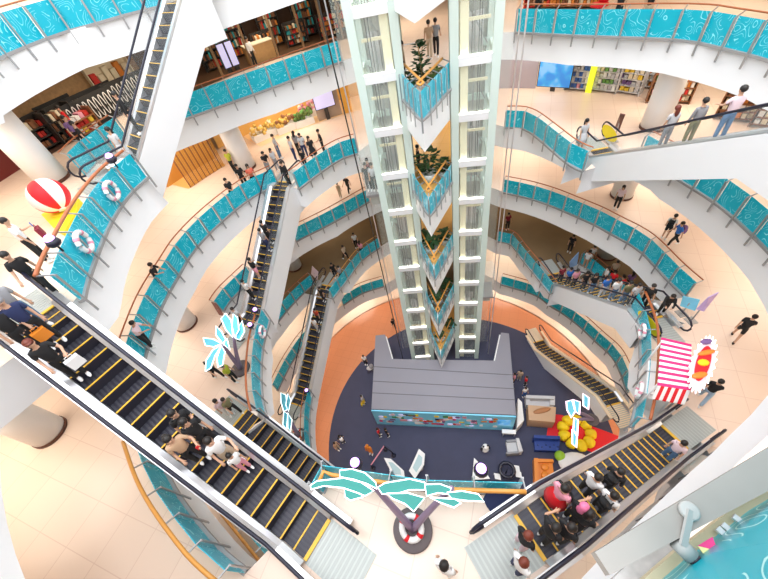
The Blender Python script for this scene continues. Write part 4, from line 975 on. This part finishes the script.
for pxs, lb in (([(384, 458), (391, 459), (404, 471), (405, 479), (394, 478)], 'white angled display board left of the two under the palm'), ([(409, 471), (419, 449), (425, 454), (424, 465), (415, 479)], 'white angled display board right of the two under the palm'), ([(474, 458), (482, 466), (490, 479), (472, 480)], 'white angled display board behind the right spotlight')):
    q = quad(pxs, f0+1.0); t = thing('display_board', lb, 'display board', (q[0].x, q[0].y, f0)); mb = MB(); mb.plate(q, (0, 0, 1), .06, WHT); mb.obj('panel', t)
    c = sum(q, Vector())/len(q); mb = MB(); mb.plate([c+(p-c)*.6+Vector((0, 0, .07)) for p in q], (0, 0, 1), .02, mat('pale_print', (.45, .62, .66))); mb.obj('print', t)
    mb = MB(); mb.tube([(c.x, c.y, f0), c], .05, STEEL, 8); mb.lathe((c.x, c.y, f0), [(.3, 0), (.3, .04)], STEEL, 16); mb.obj('foot', t)
t = thing('side_table', 'white small table with drawer below the blue board', 'table', at(509, 436, g)); mb = MB(); block(mb, ((502, 429), (516, 430), (516, 434), (502, 433)), f0+.7, f0+.8, WHT); mb.obj('table_top', t)
mb = MB(); block(mb, ((505, 431), (513, 431), (513, 434), (505, 433)), f0+.45, f0+.7, WHT); mb.obj('drawer', t)
for u in (503.5, 515):
    for v in (432, 435): mb = MB(); p = at(u, v-2, f0+.7); mb.tube([(p.x, p.y, f0), (p.x, p.y, f0+.7)], .04, WHT, 6); mb.obj('leg', t)
t = thing('panda_figure', 'small white and black toy figure on the navy carpet', 'toy', at(485, 448, g)); c = at(485, 450, f0)
mb = MB(); mb.ball(c+Vector((0, 0, .3)), (.3, .28, .32), WHT, 12); mb.ball(c+Vector((0, 0, .75)), .24, WHT, 12); mb.obj('body', t)
for dx in (-.28, .28):
    mb = MB(); mb.ball(c+Vector((dx, 0, .4)), (.12, .12, .22), BLK, 8); mb.obj('arm', t); mb = MB(); mb.ball(c+Vector((dx*.6, 0, .96)), .08, BLK, 8); mb.obj('ear', t)
t = thing('round_rack', 'dark ring shaped stand with white sheets near the rail corner', 'stand', at(507, 472, g)); c = at(507, 470, f0+.8); mb = MB(); mb.tube([c+Vector((.5*math.cos(a), .5*math.sin(a), 0)) for a in [i*.449 for i in range(14)]], .13, BLACKR, 8, closed=True); mb.tube([(c.x, c.y, f0), c], .06, BLACKR); mb.obj('ring', t)
for u, v in ((516, 468), (518, 474), (497, 476)): mb = MB(); q = quad(((u-3, v-3), (u+3, v-2), (u+4, v+4), (u-2, v+3)), f0+.5); mb.plate(q, (0, 0, 1), .03, WHT); mb.tube([q[0], (q[0].x, q[0].y, f0)], .02, WHT); mb.obj('sheet', t)
mb = MB(); q = quad(((518, 398), (522, 402), (524, 420), (517, 428)), f0+1.2); mb.prism([(p.x, p.y) for p in q][::-1] if poly_cw(q) else [(p.x, p.y) for p in q], f0, f0+1.2, WHT); o = mb.obj('draped_table'); tag(o, 'white draped table along the right side of the booth', 'table')
t = thing('stroller', 'pale stroller pushed at the carpet edge beside the booth roof', 'stroller', at(370, 369, g)); c = at(370, 368, f0+.5); mb = MB(); mb.ball(c, (.35, .25, .2), LGR, 12); mb.ball(c+Vector((.15, 0, .25)), (.22, .25, .22), GRY, 10); mb.obj('seat', t)
for dx in (-.25, .25):
    for dy in (-.2, .2): mb = MB(); mb.tube([c+Vector((dx, dy, -.42+.1*math.sin(a))) + Vector((.1*math.cos(a), 0, 0)) for a in [i*.63 for i in range(10)]], .02, BLACKR, 5, closed=True); mb.tube([c+Vector((dx, dy, -.42)), c], .015, STEEL, 5); mb.obj('wheel', t)
pm = person((367, 446), ZG, 'person in a bulky orange costume with a round orange hood on the carpet', ORG, ORG, ORG, 'lhair', scale=1.15, face=200, long=True, skin=ORG)
for k_ in (1,):
    p1 = at(375, 458, f0+.7); t = thing('queue_barrier', 'thin pink and black barrier beside the orange costume', 'barrier', (p1.x, p1.y, f0)); a = at(371, 465, f0+.9); b = at(384, 446, f0+.9); c = at(392, 452, f0+.9)
    for p, q in ((a, b), (b, c)): mb = MB(); mb.tube([p, q], .05, PNK if p is a else BLACKR, 6); mb.obj('rail', t)
    for p in (a, b, c): mb = MB(); mb.tube([(p.x, p.y, f0), p], .04, BLACKR, 6); mb.lathe((p.x, p.y, f0), [(.2, 0), (.2, .03)], BLACKR, 12); mb.obj('post', t)

# ---------------------------------------------------------------- planters on the wedge balconies
def planter(k, px, label, pr=.42, ph=.55, tall=1.2, n=60, spread=.55, m=LEAF, rim=0.):
    b = at(px[0], px[1], ZL[k]+ph); b.z = ZL[k]; rnd = random.Random(hash(label) % 999 if False else int(px[0]*7+px[1]*13)); t = thing('potted_plant', label, 'plant', b)
    mb = MB(); mb.lathe(b, [(pr*.62, 0), (pr*.9, ph*.5), (pr, ph), (pr*.86, ph), (pr*.8, ph-.08)], POTW, 20); mb.obj('pot', t)
    mb = MB()
    for q in range(3): a = rnd.uniform(0, 6.28); mb.tube([b+Vector((0, 0, ph-.1)), b+Vector((.1*math.cos(a), .1*math.sin(a), ph+tall*.5)), b+Vector((.25*math.cos(a), .25*math.sin(a), ph+tall*.9))], .02, WOODT, 5)
    mb.obj('stem', t)
    mb = MB()
    for q in range(int(n*1.3)):
        a = rnd.uniform(0, 6.28); h = rnd.uniform(.0, 1)*tall; r_ = spread*rnd.random()**.5*(.5+.5*math.sin(math.pi*min(1, h/tall))); c = b+Vector((r_*math.cos(a), r_*math.sin(a), ph+h)); el = rnd.uniform(.1, .9)
        d = Vector((math.cos(a)*math.cos(el), math.sin(a)*math.cos(el), math.sin(el)*.6)); sd = Vector((-math.sin(a), math.cos(a), 0)); L = rnd.uniform(.28, .46)
        mb.add([c-d*L*.5, c+sd*L*.3, c+d*L*.6-Vector((0, 0, .05)), c-sd*L*.3, c+Vector((0, 0, .03))], [(0, 3, 4), (3, 2, 4), (2, 1, 4), (1, 0, 4)], m)
    mb.obj('foliage', t)
planter(B, (422, 80), 'tall dark fiddle-leaf plant on the wedge balcony, second gallery', .22, .35, 1.5, 70, .42)
planter(B, (410, 84), 'low dark leafy planter on the left side of the wedge balcony, second gallery', .3, .3, .5, 40, .45); planter(B, (436, 80), 'low olive leafy planter on the right side of the wedge balcony, second gallery', .3, .3, .5, 40, .45, LEAF2)
planter(C, (429, 172), 'bushy plant in a white bowl pot, third gallery wedge balcony', .45, .6, 1.3, 80, .8); planter(C, (443, 171), 'small dark plant right of the white bowl, third gallery wedge', .25, .4, .7, 40, .4)
planter(D, (432, 246), 'plant in a white bowl pot, fourth gallery wedge balcony', .45, .6, .8, 60, .5); planter(D, (424, 240), 'dark round shrub left of the bowl, fourth gallery wedge', .25, .4, .8, 50, .4); planter(D, (444, 239), 'dark round shrub right of the bowl, fourth gallery wedge', .25, .4, .8, 50, .4)
planter(E, (437, 298), 'plant in a white bowl pot, fifth gallery wedge balcony', .42, .6, .6, 50, .45); planter(E, (446, 287), 'dark shrub right of the bowl, fifth gallery wedge', .25, .4, .8, 50, .45)
planter(Fl, (440, 336), 'plant in a white pot, lowest wedge balcony', .42, .6, .6, 40, .4); planter(Fl, (450, 326), 'dark shrub in the corner of the lowest wedge balcony', .25, .4, .8, 50, .45)

# ---------------------------------------------------------------- shops
GP = [cm('goods_red', (.6, .03, .02)), cm('goods_orange', (.75, .25, .04)), cm('goods_cream', (.85, .75, .55)), cm('goods_teal', (.03, .35, .38)), cm('goods_brown', (.25, .10, .04)), cm('goods_white', (.85, .85, .85)), cm('goods_pink', (.8, .35, .45)), cm('goods_yellow', (.85, .6, .05)), cm('goods_black', (.02, .02, .02)), cm('goods_green', (.15, .35, .08)), cm('goods_blue', (.08, .2, .6))]
def rack(k, a, r, w, h, label, mats, frame, rows=4, depth=.45, n=10, name='shelf_rack', rot=0.):
    p = pol(a, r); z = ZL[k]; t = thing(name, label, 'shelf', (p.x, p.y, z)); an = -math.radians(a)+rot; R = Matrix.Rotation(an, 3, 'Z'); O = Vector((p.x, p.y, z)); rnd = random.Random(int(a*10+r+k))
    mb = MB()
    for sx in (-w/2, w/2): mb.box(O+R @ Vector((sx, 0, h/2)), (.05, depth, h), frame, M=R)
    mb.box(O+R @ Vector((0, depth/2, h/2)), (w, .03, h), frame, M=R); mb.obj('frame', t)
    for i in range(rows):
        zz = .15+(h-.25)*i/max(1, rows); mb = MB(); mb.box(O+R @ Vector((0, 0, zz)), (w-.06, depth, .04), frame, M=R); sh = mb.obj('shelf', t)
        mb = MB()
        for j in range(n):
            hh = rnd.uniform(.5, .9)*(h-.25)/rows; mb.box(O+R @ Vector((-w/2+.1+(w-.2)*(j+.5)/n, rnd.uniform(-.06, .04), zz+.02+hh/2)), ((w-.2)/n*.8, depth*.6, hh), rnd.choice(mats), M=R)
        o = mb.obj('merchandise', t); o['kind'] = 'stuff'
def arcwall(k, a0, a1, r, m, name='wall_shop', h=None, th=.12, z0=0.):
    z = ZL[k]+z0; h = h or ((ZL[k-1]-FD)-ZL[k]-z0); n = max(2, int(abs(a1-a0)/2)); mb = MB()
    P = [pol(a0+(a1-a0)*i/n, r) for i in range(n+1)]; Q = [pol(a0+(a1-a0)*i/n, r+th) for i in range(n+1)]
    vs = [(p.x, p.y, z) for p in P]+[(p.x, p.y, z) for p in Q]+[(p.x, p.y, z+h) for p in P]+[(p.x, p.y, z+h) for p in Q]; m_ = n+1
    fs = []
    for i in range(n): fs += [(i, 2*m_+i, 2*m_+i+1, i+1), (m_+i, m_+i+1, 3*m_+i+1, 3*m_+i), (2*m_+i, 3*m_+i, 3*m_+i+1, 2*m_+i+1)]
    fs += [(0, m_, 3*m_, 2*m_), (n, 2*m_+n, 3*m_+n, m_+n)]
    mb.add(vs, fs, m); return struct(mb, name)
def arcfloor(k, a0, a1, r0, r1, m, dz=.012):
    n = max(2, int(abs(a1-a0)/2)); P = [pol(a0+(a1-a0)*i/n, r0) for i in range(n+1)]; Q = [pol(a0+(a1-a0)*i/n, r1) for i in range(n+1)]; mb = MB()
    mb.add([(p.x, p.y, ZL[k]+dz) for p in P]+[(p.x, p.y, ZL[k]+dz) for p in Q], [(i, n+1+i, n+2+i, i+1) for i in range(n)], m); return struct(mb, 'floor')
def posts(k, angs, r, m, label, w=.14, h=3.3):
    for a in angs:
        p = pol(a, r); mb = MB(); mb.box((p.x, p.y, ZL[k]+h/2), (w, w, h), m, rz=-math.radians(a)); struct(mb, 'trim_%d' % (40+k))
# dark brown shop, second gallery left
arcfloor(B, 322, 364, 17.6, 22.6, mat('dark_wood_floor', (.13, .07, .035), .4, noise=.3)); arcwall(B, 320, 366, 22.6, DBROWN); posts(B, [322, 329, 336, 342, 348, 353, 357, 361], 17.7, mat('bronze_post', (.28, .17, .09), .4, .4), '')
for a, r_, lb in ((331, 20.5, 'dark shelf unit left behind the counter in the brown shop'), (337, 21.5, 'dark shelf unit behind the person in the brown shop'), (341, 19.4, 'low shelf of teal and brown goods, brown shop'), (344, 21.3, 'tall shelf of brown bags in the brown shop'), (348, 19.6, 'shelf of mixed goods in the middle of the brown shop'),
                  (351, 21.2, 'back shelf of dark goods in the brown shop'), (355, 19.2, 'shelf with red and cream goods near the lift tower'), (359, 20.5, 'tall rack of red goods next to the left lift tower')):
    rack(B, a, r_, 1.5, 2.3 if r_ > 20 else 1.4, lb, [GP[4], GP[8], GP[4], GP[2], GP[3], GP[1], GP[0]] if a < 355 else [GP[0], GP[1], GP[4], GP[2]], DARK, 4, .5, 9)
t = thing('shop_counter', 'cream-topped wooden counter at the entrance of the brown shop', 'counter', (*pol(339, 18.6), ZB)); p = pol(339, 18.6); mb = MB(); mb.box((p.x, p.y, ZB+.5), (1.9, .8, 1.0), WOODT, rz=.4); mb.obj('body', t); mb = MB(); mb.box((p.x, p.y, ZB+1.03), (2.0, .9, .06), GP[2], rz=.4); mb.obj('counter_top', t)
def screen(k, a, r, w, h, m, label, z0=.6, tilt=0.):
    p = pol(a, r); t = thing('screen', label, 'screen', (p.x, p.y, ZL[k])); R = Matrix.Rotation(-math.radians(a), 3, 'Z'); O = Vector((p.x, p.y, ZL[k]+z0+h/2))
    mb = MB(); mb.box(O, (w+.1, .1, h+.1), DARK, M=R); mb.box(O-Vector((0, 0, h/2+z0/2)), (.3, .1, z0), DARK, M=R); mb.obj('frame', t); mb = MB(); mb.box(O+R @ Vector((0, -.06, 0)), (w, .02, h), m, M=R); mb.obj('display', t, 'glowing display')
    return t, O, R
for a in (331.5, 333.2): screen(B, a, 18.4, .42, 1.3, SCRL, 'tall glowing pale advertising screen %s at the brown shop' % ('left' if a < 332 else 'right'), .3)
screen(B, 352, 22.2, .7, .3, mat('exit_green', (.1, .9, .2), emit=(.15, .9, .2), es=1.5), 'small glowing green sign high in the brown shop', 2.6)
# shops, second gallery far left
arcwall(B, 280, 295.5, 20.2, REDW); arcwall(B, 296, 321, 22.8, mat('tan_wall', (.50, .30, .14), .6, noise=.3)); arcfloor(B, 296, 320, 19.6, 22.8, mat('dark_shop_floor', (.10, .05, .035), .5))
for a, r_, lb in ((299, 20.6, 'dark rack with beige and red goods, far left shop'), (302, 20.2, 'red and black stand in the far left shop')): rack(B, a, r_, 1.5, 1.6, lb, [GP[8], GP[0], GP[2], GP[8], GP[4]], DARK, 3, .8, 7)
def oval_rack(k, a, r, n, label, m=GP[5]):
    p = pol(a, r); z = ZL[k]; t = thing('hanging_rack', label, 'rack', (p.x, p.y, z)); R = Matrix.Rotation(-math.radians(a), 3, 'Z'); O = Vector((p.x, p.y, z)); W_ = n*.32
    mb = MB(); mb.box(O+R @ Vector((0, .12, .75)), (W_+.2, .06, 1.5), GP[8], M=R); mb.obj('back_board', t)
    for i in range(n):
        c = O+R @ Vector((-W_/2+.32*(i+.5), 0, .8)); mb = MB(); mb.tube([c+R @ Vector((.1*math.cos(q), 0, .5*math.sin(q))) for q in [j*.449 for j in range(14)]], .03, m, 5, closed=True); mb.obj('hanging_loop', t)
oval_rack(B, 307, 19.8, 9, 'front black rack of pale oval loops in the far left shop'); oval_rack(B, 308.5, 21.0, 10, 'middle black rack of pale oval loops in the far left shop'); oval_rack(B, 305, 22.1, 6, 'rear rack of pinkish oval loops in the far left shop', GP[6]); oval_rack(B, 314.5, 20.4, 8, 'right black rack of pale oval loops in the far left shop')
rack(B, 315, 22.2, 2.6, 2.2, 'shelf with hanging red garments on a cream wall', [GP[0], GP[2], GP[2], GP[1]], GP[2], 2, .5, 6)
rack(B, 303.5, 19.5, 1.3, 1.2, 'low yellow and white magazine stand in the far left shop', [GP[7], GP[5], GP[6], GP[0]], GP[4], 3, .9, 4)
# topmost gallery, upper left
for a, lb, ms in ((318, 'dark stall at the top left corner', [GP[8], GP[4], GP[1], GP[5]]), (327, 'red and white stand behind the topmost parapet', [GP[0], GP[5], GP[6]]), (334, 'grey barred display at the top edge behind the parapet', [LGR, GP[5], GP[6]])): rack(A, a, 15.4, 2.2, 1.2, lb, ms, GP[8] if a < 320 else LGR, 2, .6, 7)
# third gallery left: golden corner
arcwall(C, 324, 366, 20.6, WARMG); arcfloor(C, 330, 360, 17.4, 20.6, mat('painted_glow_floor', (.90, .62, .34), .3)); arcwall(C, 346.5, 352.8, 17.6, mat('taupe_wall', (.42, .32, .25), .5)); arcwall(C, 353.5, 355.3, 17.5, mat('gold_door', (.78, .42, .06), .3, .3), 'wall_gold')  # amber glow on this floor is painted into its base colour
screen(C, 349, 17.45, 1.5, 1.5, SCRL, 'square lilac screen on the taupe wall, third gallery left', .9)
def flowerbed(k, a, r, label, m1, m2, w=2.4):
    p = pol(a, r); z = ZL[k]; t = thing('flower_planter', label, 'planter', (p.x, p.y, z)); rnd = random.Random(int(a)); R = Matrix.Rotation(-math.radians(a), 3, 'Z')
    mb = MB(); mb.box((p.x, p.y, z+.25), (w, .9, .5), WHT, M=R); mb.obj('trough', t); mb = MB()
    for i in range(45): mb.ball(Vector((p.x, p.y, z+.45+rnd.random()*.5))+R @ Vector((rnd.uniform(-w/2, w/2), rnd.uniform(-.4, .4), 0)), rnd.uniform(.1, .2), rnd.choice([m1, m1, m2]), 6)
    o = mb.obj('foliage', t); o['kind'] = 'stuff'
flowerbed(C, 333, 18.6, 'low planter of golden foliage behind the crowd, left end', mat('gold_foliage', (.75, .50, .12), .5), GP[2], 1.8); flowerbed(C, 338.3, 18.2, 'planter of brown and gold foliage behind the crowd', mat('gold_foliage', (.75, .5, .12)), GP[4], 1.5); flowerbed(C, 343, 18.0, 'planter of green and pink foliage behind the crowd', LEAF2, GP[9], 1.5); flowerbed(C, 346, 19.3, 'planter of pink blossom beside the taupe wall', GP[6], GP[2], 1.6)
# golden slatted front
arcwall(C, 309, 321, 19.4, mat('amber_wall', (.55, .25, .05), .4)); arcfloor(C, 310, 320.5, 17.5, 19.4, mat('amber_shop_floor', (.75, .42, .14), .3))
t = thing('slatted_screen', 'golden slatted screen front behind the yellow-green person', 'screen', (*pol(315, 17.5), ZC))
for i in range(27): a = 310.6+i*.36; p = pol(a, 17.5); mb = MB(); mb.box((p.x, p.y, ZC+1.3), (.05, .08, 2.6), mat('gold_slat', (.62, .34, .07), .3, .3) if i % 3 else GP[4], rz=-math.radians(a)); mb.obj('slat', t)
# third gallery right: bright toy and book shops
arcwall(C, 30, 78, 22.4, mat('bright_wall', (.9, .82, .66), .5)); arcwall(C, 30, 40.5, 17.9, mat('grey_mirror_wall', (.45, .42, .50), .15, .2))
screen(C, 44.5, 17.6, 2.1, 1.9, SCRB, 'large glowing blue screen, third gallery right of the lift tower', .3)
for i, (a, r_, w_, lb, ms) in enumerate(((49, 18.2, 1.5, 'white shelf of boxed goods next to the blue screen', [GP[5], GP[10], GP[6], LGR]), (54.2, 18.4, 1.6, 'white shelf with pale goods right of the yellow banner', [GP[5], GP[2], GP[9], LGR]), (57.8, 18.6, 1.9, 'shelf with lilac boxes, third gallery right', [PUR, GP[2], GP[7], SCRL, LGR]),
                                         (61.2, 19.8, 1.9, 'shelf of cream goods at the back, third gallery right', [GP[2], GP[5], GP[1]]), (64.8, 18.2, 1.3, 'freestanding book rack left of the round column', [GP[9], GP[4], GP[1], GP[2], GP[6]]), (67.2, 18.6, 1.2, 'freestanding book rack close beside the round column', [GP[9], GP[5], GP[1], GP[2], GP[0]]),
                                         (77, 18.4, 1.6, 'book rack right of the round column behind the riders', [GP[1], GP[2], GP[4], GP[5]]), (82, 18.8, 1.8, 'cream shelf far right behind the riders', [GP[2], GP[7], GP[5]]))):
    rack(C, a, r_, w_, 2.0, lb, ms, LGR if a < 64 else GP[4], 5, .6, 6, rot=.5 if a > 64 else 0.)
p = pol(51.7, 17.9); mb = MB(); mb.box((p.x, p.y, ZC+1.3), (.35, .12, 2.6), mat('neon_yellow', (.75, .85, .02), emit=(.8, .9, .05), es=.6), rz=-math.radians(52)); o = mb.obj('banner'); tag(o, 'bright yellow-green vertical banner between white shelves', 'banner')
# second gallery right: red shop on top edge
arcwall(B, 30, 60, 22.5, mat('shop_tan', (.55, .30, .14), .5))
for a, r_, lb, ms in ((38.5, 17.6, 'red shelf at the top edge next to the right lift tower', [GP[0], GP[8], GP[4]]), (42, 17.3, 'shelf of orange goods at the top edge', [GP[1], GP[7], GP[0]]), (45.5, 17.2, 'shelf of brown and orange goods at the top edge', [GP[1], GP[4], GP[2]]), (49, 17.1, 'shelf of cream and brown goods at the top edge', [GP[4], GP[2], GP[1]])): rack(B, a, r_, 1.3, 1.5, lb, ms, GP[0] if a < 40 else GP[4], 3, .5, 6)
t = thing('red_chair', 'bright red rounded chair at the top edge', 'chair', (*pol(52.5, 15.4), ZB)); p = pol(52.5, 15.4); mb = MB(); mb.lathe((p.x, p.y, ZB), [(.3, 0), (.1, .1), (.1, .4), (.45, .5), (.4, .6)], RED, 16); mb.obj('seat', t); mb = MB(); mb.ball((p.x+.3, p.y+.2, ZB+.9), (.25, .4, .45), RED, 12); mb.obj('backrest', t)

# ---------------------------------------------------------------- the parapet right beside the viewer
TEALN = wave_mat('teal_wave_film_near', (.0, .40, .50), (.45, .80, .80), 1, 1, 4.5, .2, 4.5); CLAMP = mat('cast_clamp', (.36, .37, .36), .5)
t = thing('near_parapet', 'close-up teal glass parapet with grey beam in the lower right corner', 'parapet', at(700, 520, -1.6))
zb_ = -1.55; q = [at(u, v, zb_) for u, v in ((595, 552), (610, 575), (900, 421), (900, 368))]
mb = MB(); mb.plate([q[1], q[2], q[3], q[0]], (0, 0, -1), .05, mat('grey_beam', (.27, .255, .235), .5, noise=.08, nscale=8)); mb.obj('beam', t)
zs_ = -1.72; s0 = at(640, 590, zs_); s1 = at(679, 556, zs_); s2 = at(700, 541, zs_); s3 = at(740, 510, zs_); s4 = at(860, 440, zs_)
mb = MB()
for a, b in ((s0, s1), (s1, s2), (s2, s3), (s3, s4)): mb.bar(a, b, .035, .05, mat('pale_strip', (.55, .47, .31), .5))
mb.obj('edge_strip', t)
off = Vector((.012, -.02, 0)); mb = MB()
for a, b in ((s0, s1), (s1, s2), (s2, s3), (s3, s4)):
    a = a+off; b = b+off; mb.add([a+Vector((0, 0, .01)), b+Vector((0, 0, .01)), b+Vector((.0, -.0, 1.1)), a+Vector((.0, -.0, 1.1))], [(0, 1, 2, 3)], TEALN)
gp = mb.obj('glass_panel', t); so_ = gp.modifiers.new('s', 'SOLIDIFY'); so_.thickness = .012
c = at(689, 511, zb_+.01); mb = MB(); mb.lathe(c, [(.03, -.01), (.03, .006), (.025, .01), (.02, .01), (.008, .014)], CLAMP, 24); mb.obj('pivot_disc', t)
e1 = at(683, 546, zb_+.0); mb = MB(); mb.bar(c+Vector((0, 0, .012)), e1, .022, .01, CLAMP, side=(.7, .3, 0)); mb.obj('clamp_arm', t)
a = at(676, 541, zb_-.02); b = at(692, 557, zb_-.03); mb = MB(); mb.tube([a, b], .026, CLAMP, 14); mb.tube([b, b+(b-a).normalized()*.015], .02, BLACKR, 14); mb.obj('clamp_cylinder', t)
tri = [at(u, v, -1.60) for u, v in ((697, 546), (712, 537), (717, 551))]; mb = MB(); mb.plate(tri, (0, 0, 1), .004, cm('hot_pink', (.85, .05, .25))); tri2 = [at(u, v, -1.60) for u, v in ((697, 546), (717, 551), (703, 554))]; mb.plate(tri2, (0, 0, 1), .004, cm('soft_yellow', (.85, .8, .35))); mb.obj('pennant', t, 'pink and yellow pennant')
for (u0, v0, u1, v1) in ((717, 528, 735, 545), (722, 524, 741, 541), (733, 516, 750, 529)): mb = MB(); mb.bar(at(u0, v0, -1.66), at(u1, v1, -1.66), .02, .012, SILVER); mb.obj('film_stripe', t)

gq = [at(u, v, -1.78) for u, v in ((606, 585), (640, 553), (668, 537), (680, 548), (660, 590))]; mb = MB(); mb.plate(gq, (0, 0, -1), .03, mat('rough_grey', (.40, .39, .38), .8, noise=.25, nscale=30)); mb.obj('base_channel', t)

mq = [at(u, v, ZC+.03) for u, v in ((483, 499), (488, 490), (504, 488), (519, 498), (508, 513), (494, 516), (487, 507))]
mb = MB(); mb.prism([(p.x, p.y) for p in mq][::-1] if poly_cw(mq) else [(p.x, p.y) for p in mq], ZC+.006, ZC+.05, NVY); o = mb.obj('floor_mat'); tag(o, 'black angular mat between the green palm and the lower right escalator', 'mat')

# ---------------------------------------------------------------- light and camera
def area(loc, size, power, col, shape='DISK', rot=None):
    l = bpy.data.lights.new('ceiling_lamp', 'AREA'); l.shape = shape; l.size = size; l.energy = power; l.color = col
    o = bpy.data.objects.new('ceiling_lamp', l); o.location = loc; COL.objects.link(o)
    if rot: o.rotation_euler = rot
    return o
LC = {B: ((1, .86, .68), 260), C: ((1, .90, .76), 330), D: ((1, .90, .78), 300), E: ((1, .80, .55), 170), Fl: ((1, .88, .72), 280), G: ((1, .86, .72), 420)}
for k, (c, pw) in LC.items():
    zz = ZL[k-1]-FD-.06
    for a in range(-80, 285, 30):
        if 170 < a < 230 and k != G: continue
        p = pol(a, 17.6); area((p.x, p.y, zz), 4.5, pw*.62, c)
p = pol(14, 13.5)
w = bpy.data.worlds.new('World'); SC.world = w; w.use_nodes = True
bg = w.node_tree.nodes['Background']; bg.inputs[0].default_value = (.93, .96, 1, 1); bg.inputs[1].default_value = 2.2
sun = bpy.data.lights.new('skylight_sun', 'SUN'); sun.energy = 2.2; sun.angle = math.radians(50); so = bpy.data.objects.new('skylight_sun', sun); COL.objects.link(so); so.rotation_euler = (math.radians(8), math.radians(-6), 0)
cd = bpy.data.cameras.new('camera'); cam = bpy.data.objects.new('camera', cd); COL.objects.link(cam); SC.camera = cam
cd.sensor_fit = 'HORIZONTAL'; cd.sensor_width = 36; cd.lens = F/768*36; cd.clip_start = .03; cd.clip_end = 300
# camera axes: image right, image up, backwards, in world coordinates
right = Vector((XX.x, YY.x, UP.x)); down = Vector((XX.y, YY.y, UP.y)); fwd = Vector((XX.z, YY.z, UP.z))
cam.matrix_world = Matrix((right, -down, -fwd)).transposed().to_4x4()
SC.view_settings.view_transform = 'Standard'; SC.view_settings.look = 'None'; SC.view_settings.exposure = 0.08; SC.view_settings.gamma = 1
SC.render.use_motion_blur = False
SC.cycles.use_denoising = True
SC.cycles.max_bounces = 8; SC.cycles.diffuse_bounces = 4; SC.cycles.transparent_max_bounces = 12
